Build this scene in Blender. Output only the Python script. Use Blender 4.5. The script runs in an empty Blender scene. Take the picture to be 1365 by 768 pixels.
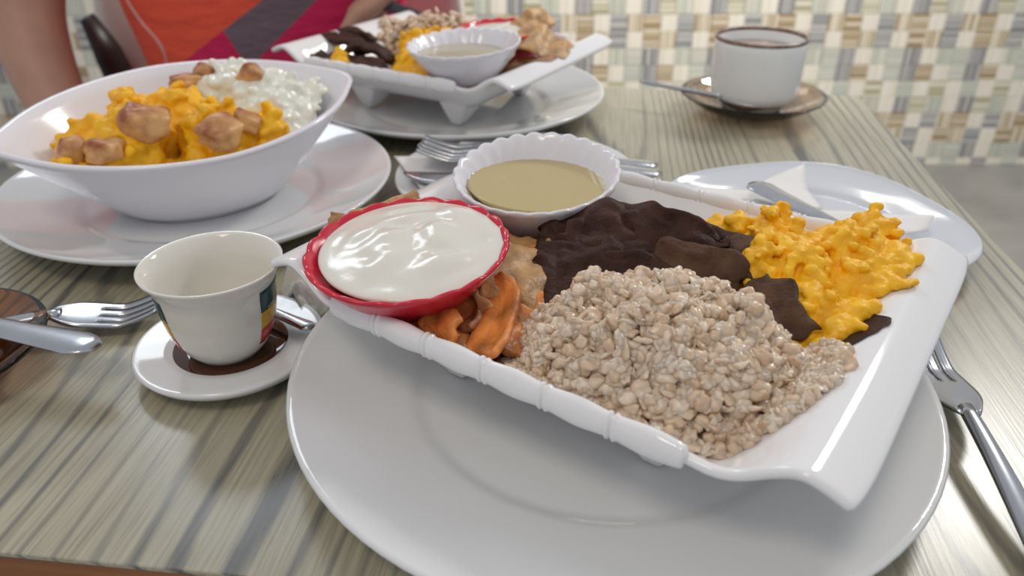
import bpy, bmesh, math, random
import numpy as np
from mathutils import Vector, Matrix, Euler, noise as mn
C = bpy.context.scene.collection
rnd = random.Random(7)
pi = math.pi
TABLE_Z = 0.75            # everything is laid out with the table top at z = 0 and lifted at the end

# ------------------------------------------------------------------ camera, sky, lamps, exposure
def make_camera():
    cam = bpy.data.cameras.new('camera'); co = bpy.data.objects.new('camera', cam); C.objects.link(co)
    cam.sensor_fit = 'HORIZONTAL'; cam.sensor_width = 36.0; cam.lens = 36.0 * 1030.0 / 1365.0
    p, r, H = 0.525, 0.0025, 0.2231
    fw = Vector((0, math.cos(p), -math.sin(p))); rt = Vector((1, 0, 0)); dn = fw.cross(rt)
    R = math.cos(r) * rt + math.sin(r) * dn; D = -math.sin(r) * rt + math.cos(r) * dn
    m = Matrix((R, -D, -fw)).transposed().to_4x4(); m.translation = Vector((0, 0, H)); co.matrix_world = m
    cam.clip_start = .01
    cam.dof.use_dof = True; cam.dof.focus_distance = 0.335; cam.dof.aperture_fstop = 9.5
    bpy.context.scene.camera = co
make_camera()
sc = bpy.context.scene
sc.view_settings.view_transform = 'Standard'; sc.view_settings.look = 'None'
sc.view_settings.gamma = 1.0; sc.view_settings.use_curve_mapping = False
sc.view_settings.exposure = 0.16
w = bpy.data.worlds.new('sky'); sc.world = w; w.use_nodes = True
bg = w.node_tree.nodes['Background']; bg.inputs[0].default_value = (0.89, 0.92, 0.99, 1); bg.inputs[1].default_value = 0.47
def area(name, loc, target, sx, sy, power, col):
    l = bpy.data.lights.new(name, 'AREA'); l.shape = 'RECTANGLE'; l.size = sx; l.size_y = sy; l.energy = power; l.color = col
    o = bpy.data.objects.new(name, l); C.objects.link(o); o.location = loc
    o.rotation_euler = (Vector(target) - Vector(loc)).to_track_quat('-Z', 'Y').to_euler(); return o
area('window_light', (1.30, 1.62, 1.40), (0.05, .4, 0), .34, .30, 12.5, (1.0, .985, .95))
area('window_light_back', (-.75, 1.9, 1.35), (-.05, .5, 0), .7, .5, 7, (.86, .93, 1.0))
area('ceiling_lamp_light', (-.5, -.5, 1.7), (-.05, .35, 0), .45, .45, 6.5, (1.0, .88, .72))
area('wall_fill_light', (.6, 1.45, .95), (.6, 2.5, -.25), .5, .3, 20, (1.0, .96, .88))  # added fill with no fixture behind it, brightens the tiled wall

# ------------------------------------------------------------------ materials
def newmat(name):
    m = bpy.data.materials.new(name); m.use_nodes = True
    nt = m.node_tree; return m, nt, nt.nodes['Principled BSDF']
def N(nt, t, **kw):
    n = nt.nodes.new(t)
    for k, v in kw.items():
        if k in n.inputs: n.inputs[k].default_value = v
        else: setattr(n, k, v)
    return n
def ramp(nt, fac, stops):
    r = nt.nodes.new('ShaderNodeValToRGB'); el = r.color_ramp.elements
    while len(el) < len(stops): el.new(.5)
    for e, (p, c) in zip(el, stops): e.position = p; e.color = (*c, 1)
    nt.links.new(fac, r.inputs[0]); return r.outputs[0]
def texco(nt, scale=(1, 1, 1), rot=(0, 0, 0)):
    t = nt.nodes.new('ShaderNodeTexCoord'); m = nt.nodes.new('ShaderNodeMapping')
    m.inputs['Scale'].default_value = scale; m.inputs['Rotation'].default_value = rot
    nt.links.new(t.outputs['Object'], m.inputs[0]); return m.outputs[0]
def bump(nt, b, h, strength, dist):
    n = nt.nodes.new('ShaderNodeBump'); n.inputs['Strength'].default_value = strength; n.inputs['Distance'].default_value = dist
    nt.links.new(h, n.inputs['Height']); nt.links.new(n.outputs[0], b.inputs['Normal'])
def simple(name, col, rough=.4, metal=0, sss=0, coat=0, var=.0, vs=60, bs=0, bscale=300, sr=(.004, .003, .002), spec=.5):
    m, nt, b = newmat(name)
    b.inputs['Roughness'].default_value = rough; b.inputs['Metallic'].default_value = metal
    b.inputs['Specular IOR Level'].default_value = spec
    b.inputs['Base Color'].default_value = (*col, 1)
    if coat: b.inputs['Coat Weight'].default_value = coat; b.inputs['Coat Roughness'].default_value = .05
    if sss:
        b.inputs['Subsurface Weight'].default_value = sss; b.inputs['Subsurface Radius'].default_value = (1, .7, .4); b.inputs['Subsurface Scale'].default_value = sr[0]
    if var:
        tc = texco(nt); n = N(nt, 'ShaderNodeTexNoise', Scale=vs, Detail=4.0); nt.links.new(tc, n.inputs[0])
        lo = tuple(max(0, c * (1 - var)) for c in col); hi = tuple(min(1, c * (1 + var)) for c in col)
        nt.links.new(ramp(nt, n.outputs[0], [(.3, lo), (.7, hi)]), b.inputs['Base Color'])
    if bs:
        tc = texco(nt); n = N(nt, 'ShaderNodeTexNoise', Scale=bscale, Detail=3.0); nt.links.new(tc, n.inputs[0])
        bump(nt, b, n.outputs[0], bs, .001)
    return m
M = {}
M['porcelain'] = simple('white_porcelain', (.74, .745, .74), .06, var=.015, vs=12, spec=.5)
M['melamine'] = simple('white_melamine', (.84, .83, .83), .09, spec=.55, var=.01, vs=10)
M['bright_porcelain'] = simple('bright_porcelain', (.90, .91, .89), .08)
M['cream_glaze'] = simple('cream_glaze', (.74, .71, .64), .08, var=.02, vs=20)
M['blue_white'] = simple('cool_white_melamine', (.66, .68, .72), .1, var=.01, vs=10)
M['lavender'] = simple('white_ceramic', (.82, .80, .84), .16, spec=.5, var=.01, vs=10)
M['red'] = simple('red_melamine', (.62, .02, .045), .2, spec=.5, var=.05, vs=30)
M['yogurt'] = simple('yogurt', (.76, .735, .655), .18, sss=.3, spec=.6, bs=.25, bscale=120)
M['yogurt2'] = simple('curd_cheese', (.82, .82, .72), .16, sss=.2, spec=.6, bs=.5, bscale=260)
M['steel'] = simple('stainless_steel', (.50, .51, .53), .22, metal=1, var=.06, vs=40)
M['egg'] = simple('scrambled_egg', (.94, .48, .008), .45, sss=.15, var=.14, vs=90, bs=.5, bscale=500, spec=.4)
M['injera'] = simple('dark_teff_bread', (.046, .019, .0125), .55, var=.4, vs=90, bs=1.0, bscale=340, spec=.16)
M['injera2'] = simple('brown_teff_bread', (.085, .042, .024), .6, var=.35, vs=120, bs=.8, bscale=500, spec=.16)
M['bread_o'] = simple('spiced_bread', (.58, .20, .045), .42, var=.5, vs=70, bs=.7, bscale=350)
M['bread_t'] = simple('tan_bread', (.48, .27, .105), .45, var=.4, vs=80, bs=.6, bscale=350)
M['bread_b'] = simple('toasted_bread', (.24, .10, .035), .45, var=.5, vs=80, bs=.7, bscale=350)
M['potato'] = simple('sauced_bread_chunk', (.42, .17, .05), .42, var=.75, vs=45, bs=.6, bscale=250)
_r = [n for n in M['potato'].node_tree.nodes if n.type == 'VALTORGB'][0].color_ramp.elements
_r[0].position = .36; _r[0].color = (.28, .06, .010, 1); _r[1].position = .62; _r[1].color = (.74, .43, .17, 1)
M['napkin'] = simple('paper_napkin', (.82, .79, .77), .85, bs=.3, bscale=900)
M['tissue'] = simple('crumpled_tissue', (.52, .49, .44), .9, bs=.3, bscale=700)
M['coffee'] = simple('spilled_coffee', (.055, .016, .005), .06, spec=.6)
M['milk_coffee'] = simple('milky_coffee', (.40, .30, .24), .12, bs=.2, bscale=200)
M['brown_edge'] = simple('tan_edge_band', (.42, .28, .15), .5, var=.2, vs=50)
M['darkmetal'] = simple('dark_metal', (.05, .05, .055), .4, metal=.6)
M['cream'] = simple('cream_upholstery', (.80, .75, .66), .6, bs=.2, bscale=300)
M['darkwood'] = simple('dark_brown_wood', (.022, .014, .012), .4, var=.3, vs=20)
M['skin'] = simple('skin', (.48, .265, .185), .5, sss=.2, var=.08, vs=25, bs=.15, bscale=350)
M['hair'] = simple('black_hair', (.012, .010, .009), .5, bs=.6, bscale=400)
M['trousers'] = simple('dark_trousers', (.03, .035, .06), .8, bs=.3, bscale=900)
M['shoe'] = simple('dark_shoe', (.02, .02, .02), .5)
M['strap'] = simple('grey_webbing', (.085, .085, .10), .6, bs=.4, bscale=900)
M['piping'] = simple('pale_piping', (.66, .36, .33), .7)
M['eyewhite'] = simple('eye', (.7, .68, .64), .2)
M['green'] = simple('dark_green_glaze', (.012, .055, .055), .15)
M['yellow'] = simple('yellow_glaze', (.62, .33, .02), .15)
M['redglaze'] = simple('red_glaze', (.45, .02, .02), .15)
M['rimbrown'] = simple('brown_speckled_rim', (.20, .12, .085), .3, var=.7, vs=120)
M['grout'] = simple('grout', (.50, .48, .43), .8)

def glass(name, col):
    m, nt, b = newmat(name)
    b.inputs['Base Color'].default_value = (*col, 1); b.inputs['Transmission Weight'].default_value = 1.0
    b.inputs['Roughness'].default_value = .03; b.inputs['IOR'].default_value = 1.45; return m
M['amber'] = glass('amber_glass', (.60, .30, .16))
M['smoke'] = glass('pale_brown_glass', (.80, .62, .47))
def broth():
    m, nt, b = newmat('pale_broth'); b.inputs['Base Color'].default_value = (.74, .60, .30, 1)
    b.inputs['Transmission Weight'].default_value = .35; b.inputs['Roughness'].default_value = .04; b.inputs['IOR'].default_value = 1.34; return m
M['broth'] = broth()

def wood_top():
    m, nt, b = newmat('grey_green_wood_laminate'); L = nt.links
    b.inputs['Roughness'].default_value = .25; b.inputs['Specular IOR Level'].default_value = .5
    rot = (0, 0, math.radians(-8))
    tc = texco(nt, (1, .15, 1), rot); tf = texco(nt, (1, .025, 1), rot); tm = texco(nt, (1, .07, 1), rot)
    n1 = N(nt, 'ShaderNodeTexNoise', Scale=6.0, Detail=1.0, Roughness=.4); L.new(tc, n1.inputs[0])
    nz_ = N(nt, 'ShaderNodeTexNoise', Scale=130.0, Detail=3.0, Roughness=.6); L.new(tm, nz_.inputs[0])
    def mth(op, a, b_=None, c=None):
        n = N(nt, 'ShaderNodeMath', operation=op)
        for k, v in enumerate((a, b_, c)):
            if v is None: continue
            if isinstance(v, (int, float)): n.inputs[k].default_value = v
            else: L.new(v, n.inputs[k])
        return n.outputs[0]
    sx = nt.nodes.new('ShaderNodeSeparateXYZ'); L.new(tc, sx.inputs[0])
    ph = mth('MULTIPLY_ADD', nz_.outputs[0], 3.2, mth('MULTIPLY_ADD', sx.outputs[0], 430.0, mth('MULTIPLY', n1.outputs[0], 165.0)))
    s = mth('SINE', ph)                                                    # growth rings cut by the veneer
    n3 = N(nt, 'ShaderNodeTexNoise', Scale=11.0, Detail=2.0); L.new(tc, n3.inputs[0])
    thr = mth('MULTIPLY_ADD', n3.outputs[0], -2.3, 1.82)                   # broad where the slow noise is high
    nf = N(nt, 'ShaderNodeTexNoise', Scale=520.0, Detail=3.0, Roughness=.7); L.new(tf, nf.inputs[0])
    edge = mth('MULTIPLY_ADD', nf.outputs[0], 1.1, mth('SUBTRACT', s, thr))
    mr = N(nt, 'ShaderNodeMapRange'); L.new(edge, mr.inputs[0]); mr.inputs[1].default_value = .35; mr.inputs[2].default_value = 1.15; mr.inputs[4].default_value = .92
    base = ramp(nt, nf.outputs[0], [(.28, (.275, .248, .188)), (.5, (.390, .362, .285)), (.75, (.470, .445, .365))])
    nb = N(nt, 'ShaderNodeTexNoise', Scale=4.0, Detail=2.0); L.new(tc, nb.inputs[0])
    tint = ramp(nt, nb.outputs[0], [(.35, (.96, .92, .78)), (.65, (.98, 1.0, 1.0))])
    mx = N(nt, 'ShaderNodeMixRGB', blend_type='MULTIPLY'); mx.inputs[0].default_value = 1; L.new(base, mx.inputs[1]); L.new(tint, mx.inputs[2])
    dk = N(nt, 'ShaderNodeMixRGB'); L.new(mr.outputs[0], dk.inputs[0]); L.new(mx.outputs[0], dk.inputs[1]); dk.inputs[2].default_value = (.095, .096, .092, 1)
    L.new(dk.outputs[0], b.inputs['Base Color']); bump(nt, b, nf.outputs[0], .12, .0006)
    return m
M['laminate'] = wood_top()
def wood_brown():
    m, nt, b = newmat('orange_brown_wood'); b.inputs['Roughness'].default_value = .45
    tc = texco(nt, (.06, 1, 1)); n = N(nt, 'ShaderNodeTexNoise', Scale=70.0, Detail=5.0); nt.links.new(tc, n.inputs[0])
    nt.links.new(ramp(nt, n.outputs[0], [(.3, (.16, .060, .018)), (.55, (.33, .135, .045)), (.75, (.42, .19, .07))]), b.inputs['Base Color']); return m
M['brownwood'] = wood_brown()
def floor_mat():
    m, nt, b = newmat('grey_screed'); b.inputs['Roughness'].default_value = .3
    tc = texco(nt); n = N(nt, 'ShaderNodeTexNoise', Scale=4.0, Detail=6.0); nt.links.new(tc, n.inputs[0])
    nt.links.new(ramp(nt, n.outputs[0], [(.3, (.23, .22, .205)), (.7, (.33, .32, .30))]), b.inputs['Base Color']); return m
M['floor'] = floor_mat()
def tile_mat(name, cols, vertical, scale):
    """glazed tile printed with woven bands; the bands run across or along the piece"""
    m, nt, b = newmat(name); b.inputs['Roughness'].default_value = .25
    g = nt.nodes.new('ShaderNodeTexCoord'); oi = nt.nodes.new('ShaderNodeObjectInfo')
    sx = nt.nodes.new('ShaderNodeSeparateXYZ'); nt.links.new(g.outputs['Object'], sx.inputs[0])
    v = sx.outputs['X'] if vertical else sx.outputs['Z']
    a = N(nt, 'ShaderNodeMath', operation='MULTIPLY_ADD'); nt.links.new(v, a.inputs[0]); a.inputs[1].default_value = scale * .75
    r7 = N(nt, 'ShaderNodeMath', operation='MULTIPLY'); nt.links.new(oi.outputs['Random'], r7.inputs[0]); r7.inputs[1].default_value = 37.0
    nt.links.new(r7.outputs[0], a.inputs[2])
    n = N(nt, 'ShaderNodeTexNoise', noise_dimensions='1D', Scale=1.0, Detail=1.0)
    nt.links.new(a.outputs[0], n.inputs['W'])
    k = len(cols); nt.links.new(ramp(nt, n.outputs[0], [(.43 + .14 * i / max(1, k - 1), c) for i, c in enumerate(cols)]), b.inputs['Base Color'])
    return m
CR = [(.74, .68, .57), (.82, .77, .67), (.77, .72, .62)]
TM = {
 'C': tile_mat('tile_cream', CR, True, 60),
 'P': tile_mat('tile_pale_green', [(.52, .53, .45), (.68, .67, .58), (.48, .50, .44)], False, 90),
 'Pv': tile_mat('tile_pale_green_upright', [(.45, .46, .38), (.70, .69, .59), (.52, .53, .45)], True, 110),
 'Gv': tile_mat('tile_grey_upright', [(.22, .215, .215), (.42, .41, .40), (.27, .265, .265), (.50, .48, .45)], True, 110),
 'Gh': tile_mat('tile_blue_grey', [(.26, .26, .262), (.39, .39, .385), (.52, .50, .465)], False, 90),
 'Th': tile_mat('tile_tan', [(.33, .235, .13), (.45, .345, .21), (.66, .58, .45)], False, 90),
 'Tv': tile_mat('tile_tan_upright', [(.38, .29, .17), (.72, .64, .50), (.46, .38, .25), (.74, .67, .54)], True, 110),
 'E': tile_mat('tile_olive', [(.40, .36, .22), (.56, .53, .39), (.70, .67, .55)], False, 90),
}
def shirt_mat():
    m, nt, b = newmat('panelled_shirt'); L = nt.links; b.inputs['Roughness'].default_value = .85
    t = nt.nodes.new('ShaderNodeTexCoord'); s = nt.nodes.new('ShaderNodeSeparateXYZ'); L.new(t.outputs['Object'], s.inputs[0])
    def above(x0, z0, slope):        # 1 where local z lies above the seam line
        a = N(nt, 'ShaderNodeMath', operation='MULTIPLY_ADD'); L.new(s.outputs['X'], a.inputs[0]); a.inputs[1].default_value = -slope; a.inputs[2].default_value = -(z0 - slope * x0)
        c = N(nt, 'ShaderNodeMath', operation='ADD'); L.new(a.outputs[0], c.inputs[0]); L.new(s.outputs['Z'], c.inputs[1])
        g = N(nt, 'ShaderNodeMath', operation='GREATER_THAN'); L.new(c.outputs[0], g.inputs[0]); g.inputs[1].default_value = 0; return g.outputs[0]
    ox, oz = -.32, -.30
    o = above(-.375 - ox, .007 - oz, .66); g1 = above(-.302 - ox, -.002 - oz, .867); g2 = above(-.34 - ox, .023 - oz, -1.92)
    gm = N(nt, 'ShaderNodeMath', operation='MULTIPLY'); L.new(g1, gm.inputs[0]); L.new(g2, gm.inputs[1])
    m1 = N(nt, 'ShaderNodeMixRGB'); L.new(gm.outputs[0], m1.inputs[0]); m1.inputs[1].default_value = (.62, .014, .095, 1); m1.inputs[2].default_value = (.165, .115, .14, 1)
    m2 = N(nt, 'ShaderNodeMixRGB'); L.new(o, m2.inputs[0]); L.new(m1.outputs[0], m2.inputs[1]); m2.inputs[2].default_value = (.80, .090, .045, 1)
    L.new(m2.outputs[0], b.inputs['Base Color'])
    n = N(nt, 'ShaderNodeTexNoise', Scale=22.0, Detail=3.0); L.new(texco(nt, (1, 1, 2.5)), n.inputs[0]); bump(nt, b, n.outputs[0], .5, .01); return m
M['shirt'] = shirt_mat()
def barley_mat(k):
    m, nt, b = newmat('cooked_barley'); L = nt.links; b.inputs['Roughness'].default_value = .26
    b.inputs['Subsurface Weight'].default_value = .35; b.inputs['Subsurface Radius'].default_value = (1, .75, .5); b.inputs['Subsurface Scale'].default_value = .003
    at = nt.nodes.new('ShaderNodeAttribute'); at.attribute_name = 'grain'
    n = N(nt, 'ShaderNodeTexNoise', Scale=380.0, Detail=2.0); L.new(texco(nt), n.inputs[0])
    ad = N(nt, 'ShaderNodeMath', operation='MULTIPLY_ADD'); L.new(n.outputs[0], ad.inputs[0]); ad.inputs[1].default_value = .5; L.new(at.outputs['Fac'], ad.inputs[2])
    L.new(ramp(nt, ad.outputs[0], [(.15, (.52, .35, .215)), (.5, (.71, .54, .395)), (.95, (.87, .75, .62))]), b.inputs['Base Color'])
    bump(nt, b, n.outputs[0], .3, .0008); return m
M['barley'] = barley_mat(0)

# ------------------------------------------------------------------ object helpers
def tag(o, label=None, cat=None, group=None, kind=None):
    if label: o['label'] = label
    if cat: o['category'] = cat
    if group: o['group'] = group
    if kind: o['kind'] = kind
    return o
def empty(name, loc, label, cat, group=None, rz=0.0):
    o = bpy.data.objects.new(name, None); C.objects.link(o); o.location = loc; o.rotation_euler = (0, 0, rz); o.empty_display_size = .02
    return tag(o, label, cat, group)
def mesh(name, V, F, mat, smooth=True):
    me = bpy.data.meshes.new(name); me.from_pydata([tuple(map(float, v)) for v in V], [], [tuple(map(int, f)) for f in F]); me.update()
    if smooth: me.polygons.foreach_set('use_smooth', [True] * len(me.polygons))
    me.materials.append(M[mat] if isinstance(mat, str) else mat); return me
def fix_normals(me):
    bm = bmesh.new(); bm.from_mesh(me); bmesh.ops.recalc_face_normals(bm, faces=bm.faces); bm.to_mesh(me); bm.free(); return me
def put(name, me, parent=None, loc=(0, 0, 0)):
    o = bpy.data.objects.new(name, me); C.objects.link(o); o.location = loc
    if parent: o.parent = parent
    return o
def local(V, loc): return np.asarray(V, float) - np.asarray(loc, float)
def sub(o, lv=1):
    m = o.modifiers.new('subsurf', 'SUBSURF'); m.levels = lv; m.render_levels = lv; return o
def solid(o, t, off=-1):
    m = o.modifiers.new('solid', 'SOLIDIFY'); m.thickness = t; m.offset = off; return o
def bake(o):
    dg = bpy.context.evaluated_depsgraph_get(); ev = o.evaluated_get(dg)
    me = bpy.data.meshes.new_from_object(ev); old = o.data; o.modifiers.clear(); o.data = me; me.name = old.name; return o
def copy_tree(o, parent=None):
    c = o.copy(); C.objects.link(c)
    if parent: c.parent = parent
    for ch in list(o.children): copy_tree(ch, c)
    return c

def lathe(profile, n=64, rfun=None):
    """profile: (r, z) from the axis outwards and back to the axis; rfun(theta, i, r, z) bends it"""
    V, F = [], []; rings = []
    for i, (r, z) in enumerate(profile):
        if r < 1e-6: rings.append([len(V)]); V.append((0, 0, z)); continue
        ids = []
        for k in range(n):
            t = 2 * pi * k / n; rr, zz = (r, z) if rfun is None else rfun(t, i, r, z)
            ids.append(len(V)); V.append((rr * math.cos(t), rr * math.sin(t), zz))
        rings.append(ids)
    for a, b in zip(rings, rings[1:]):
        for k in range(n):
            k2 = (k + 1) % n
            if len(a) == 1 and len(b) == 1: continue
            if len(a) == 1: F.append((a[0], b[k], b[k2]))
            elif len(b) == 1: F.append((a[k], b[0], a[k2]))
            else: F.append((a[k], b[k], b[k2], a[k2]))
    return V, F
def tube(pts, rad, n=10, flat=(1, 1), up=(0, 0, 1), cap=True):
    """sweep an ellipse along pts; rad: one radius or one per point or (ra, rb) pairs"""
    P = [Vector(p) for p in pts]; V, F = [], []; up = Vector(up)
    for i, p in enumerate(P):
        d = (P[min(i + 1, len(P) - 1)] - P[max(i - 1, 0)]).normalized()
        x = d.cross(up)
        x = x.normalized() if x.length > 1e-4 else d.orthogonal().normalized()
        y = x.cross(d)
        r = rad[i] if hasattr(rad, '__len__') else rad
        ra, rb = r if hasattr(r, '__len__') else (r * flat[0], r * flat[1])
        for k in range(n):
            t = 2 * pi * k / n; V.append(p + x * (ra * math.cos(t)) + y * (rb * math.sin(t)))
    for i in range(len(P) - 1):
        for k in range(n):
            a, b = i * n + k, i * n + (k + 1) % n; F.append((a, b, b + n, a + n))
    if cap: F.append(tuple(range(n))[::-1]); F.append(tuple((len(P) - 1) * n + k for k in range(n)))
    return V, F
def spline(pts, n):
    """Catmull-Rom through pts"""
    P = np.asarray(pts, float); out = []
    Q = np.vstack([2 * P[0] - P[1], P, 2 * P[-1] - P[-2]]); segs = len(P) - 1
    for i in np.linspace(0, segs, n):
        k = min(int(i), segs - 1); t = i - k; a, b, c, d = Q[k:k + 4]
        out.append(.5 * ((2 * b) + (-a + c) * t + (2 * a - 5 * b + 4 * c - d) * t * t + (-a + 3 * b - 3 * c + d) * t ** 3))
    return np.array(out)
def box(x0, x1, y0, y1, z0, z1):
    V = [(x, y, z) for z in (z0, z1) for y in (y0, y1) for x in (x0, x1)]
    return V, [(0, 2, 3, 1), (4, 5, 7, 6), (0, 1, 5, 4), (2, 6, 7, 3), (0, 4, 6, 2), (1, 3, 7, 5)]
def beveled_box(name, dims, mat, bev, parent=None, loc=(0, 0, 0)):
    V, F = box(*dims); o = put(name, mesh(name, V, F, mat, False), parent, loc)
    b = o.modifiers.new('bevel', 'BEVEL'); b.width = bev; b.segments = 2; return o
def closed_grid(T, th):
    """T: (ny, nx, 3) surface; thickened by th along its normals into one closed skin"""
    du = np.gradient(T, axis=1); dv = np.gradient(T, axis=0); n = np.cross(du, dv); n /= np.linalg.norm(n, axis=2)[..., None] + 1e-12
    B = T - n * th; ny, nx = T.shape[:2]; V = np.vstack([T.reshape(-1, 3), B.reshape(-1, 3)]); o = ny * nx; F = []
    for j in range(ny - 1):
        for i in range(nx - 1):
            a = j * nx + i; F.append((a, a + 1, a + nx + 1, a + nx)); F.append((o + a, o + a + nx, o + a + nx + 1, o + a + 1))
    loop = [i for i in range(nx)] + [j * nx + nx - 1 for j in range(1, ny)] + [(ny - 1) * nx + i for i in range(nx - 2, -1, -1)] + [j * nx for j in range(ny - 2, 0, -1)]
    for a, b in zip(loop, loop[1:] + loop[:1]): F.append((b, a, o + a, o + b))
    return V, F
def nz(x, y, z=0.0): return mn.noise(Vector((x, y, z)))
def rotm(ex, ey, ez): return np.array(Euler((ex, ey, ez)).to_matrix())
_ico = {}
def ico(sd):
    if sd not in _ico:
        bm = bmesh.new(); bmesh.ops.create_icosphere(bm, subdivisions=sd, radius=1); bm.verts.ensure_lookup_table()
        _ico[sd] = (np.array([v.co[:] for v in bm.verts]), np.array([[v.index for v in f.verts] for f in bm.faces])); bm.free()
    return _ico[sd]
def tri_mesh(name, V, F, mat, attr=None):
    me = bpy.data.meshes.new(name); nv, nf = len(V), len(F)
    me.vertices.add(nv); me.vertices.foreach_set('co', np.asarray(V, np.float32).ravel())
    me.loops.add(nf * 3); me.loops.foreach_set('vertex_index', np.asarray(F, np.int32).ravel())
    me.polygons.add(nf); me.polygons.foreach_set('loop_start', np.arange(0, nf * 3, 3, dtype=np.int32))
    me.polygons.foreach_set('use_smooth', np.ones(nf, bool)); me.update(calc_edges=True)
    if attr is not None:
        a = me.attributes.new('grain', 'FLOAT', 'POINT'); a.data.foreach_set('value', np.asarray(attr, np.float32))
    me.materials.append(M[mat]); return me

# ------------------------------------------------------------------ setting: floor, tiled wall, table
V, F = box(-3.2, 3.2, -1.2, 2.6, -.80, -.75)
tag(put('floor', mesh('floor', V, F, 'floor', False)), kind='structure')
WY = 2.525; TS = .0527
V, F = box(-3.2, 3.2, WY, WY + .12, -.75, .62)
wall = tag(put('wall_back', mesh('wall_back', V, F, 'grout', False), None, (0, 0, 0)), kind='structure')
def row_type(r):
    pats = [['P', 'C', 'Gh', 'C'], ['P', 'Gv', 'C', 'Pv'], ['Gh', 'C', 'Th', 'Tv'], ['Th', 'C', 'Gh', 'Tv'], ['Gv', 'E', 'Pv', 'C'], ['P', 'C', 'E', 'C'],
            ['P', 'Gv', 'Th', 'C'], ['P', 'Gv', 'C', 'Pv'], ['C', 'Th', 'Tv', 'Gh'], ['Gh', 'Tv', 'Th', 'C'], ['Pv', 'C', 'Gv', 'E']]
    x0s = [1.265, 1.265, 1.3197, 1.2651, 1.2677, 1.2652, 1.2080, 1.2099, 1.2081, 1.1558, 1.1463]
    return pats[r % 11], x0s[r % 11] + (0 if r < 11 else .1 * (r // 11))
PX = lambda x, z: (682.5 + 1030 * x / (WY * math.cos(.525) - (z - .2231) * math.sin(.525)), 384 + 1030 * ((.2231 - z) * math.cos(.525) - WY * math.sin(.525)) / (WY * math.cos(.525) + (.2231 - z) * math.sin(.525)))
tile_mesh = {}
g = .0004
def tile_geo(hh):
    a, b = TS / 2 - g, hh / 2 - g; e = .0018; d = .006
    V = [(-a, 0, -b), (a, 0, -b), (a, 0, b), (-a, 0, b), (-a, -d + e, -b), (a, -d + e, -b), (a, -d + e, b), (-a, -d + e, b),
         (-a + e, -d, -b + e), (a - e, -d, -b + e), (a - e, -d, b - e), (-a + e, -d, b - e)]
    F = [(8, 9, 10, 11)] + [(i, (i + 1) % 4, 4 + (i + 1) % 4, 4 + i) for i in range(4)] + [(4 + i, 4 + (i + 1) % 4, 8 + (i + 1) % 4, 8 + i) for i in range(4)]
    return V, F
cells = []
for r in range(0, 25):
    z0 = -.75 if r == 0 else -.75 + .0267 + (r - 1) * TS; hh = .0267 if r == 0 else TS
    if z0 + hh > .60: break
    pat, x0 = row_type(r)
    k0 = int(math.ceil((-3.1 - x0) / TS)); k1 = int((3.1 - x0) / TS)
    for k in range(k0, k1):
        xc = x0 + (k + .5) * TS; cells.append((r, xc, z0 + hh / 2, hh, pat[k % 4]))
def seen(xc, zc):
    px, py = PX(xc, zc)
    if not (-5 < px < 1375 and -12 < py < 232): return 0
    if px > 1140 + (py - 120) * .9 or (px > 795 and py < 128) or (px > 610 and py < 26): return 2 if px > 795 else 1.5
    if 68 < px < 135 and py < 120: return 1.2
    if px < 40 and 80 < py < 225: return 1.1
    return 0
ranked = sorted([c for c in cells if seen(c[1], c[2])], key=lambda c: -seen(c[1], c[2]))[:298]
chosen = set((c[0], round(c[1], 4)) for c in ranked)
rest_V, rest_F, rest_M = [], [], []; keys = list(TM)
for (r, xc, zc, hh, t) in cells:
    if (r, round(xc, 4)) in chosen:
        kk = (t, r == 0)
        if kk not in tile_mesh:
            V, F = tile_geo(hh); tile_mesh[kk] = mesh('tile', V, F, TM[t], False)
        put('tile', tile_mesh[kk], wall, (xc, WY, zc))
    else:
        V, F = tile_geo(hh); o = len(rest_V)
        rest_V += [(x + xc, y + WY, z + zc) for x, y, z in V]; rest_F += [tuple(i + o for i in f) for f in F]; rest_M += [keys.index(t)] * len(F)
me = bpy.data.meshes.new('outer_tiles'); me.from_pydata(rest_V, [], rest_F)
for k in keys: me.materials.append(TM[k])
me.polygons.foreach_set('material_index', rest_M)
tag(put('outer_tiles', me, wall), kind='stuff')

TH = -.1164
tc0 = Vector((.3482, .7715, 0)); e_ = Vector((math.cos(TH), math.sin(TH), 0)); n_ = Vector((-math.sin(TH), math.cos(TH), 0))
TW, TD = .665, .635
tctr = tc0 - e_ * (TW / 2) - n_ * (TD / 2)
table = empty('dining_table', (tctr.x, tctr.y, -.75), 'square dining table with a grey-green wood-grain top and brown wooden edge', 'table', rz=TH)
a, b = TW / 2, TD / 2
beveled_box('laminate_sheet', (-a, a, -b, b, .7475, .75), 'laminate', .0006, table)
o = beveled_box('tabletop', (-a + .002, a - .002, -b + .001, b - .001, .712, .7475), 'brownwood', .002, table); o['label'] = 'orange-brown wooden slab edge under the laminate'
for sx in (-1, 1):
    for sy in (-1, 1):
        beveled_box('leg', (sx * (a - .06) - .025, sx * (a - .06) + .025, sy * (b - .06) - .025, sy * (b - .06) + .025, 0, .712), 'darkwood', .003, table)
for sy in (-1, 1): beveled_box('apron', (-a + .085, a - .085, sy * (b - .06) - .01, sy * (b - .06) + .01, .64, .712), 'darkwood', .002, table)
for sx in (-1, 1): beveled_box('apron', (sx * (a - .06) - .01, sx * (a - .06) + .01, -b + .085, b - .085, .64, .712), 'darkwood', .002, table)

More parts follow.
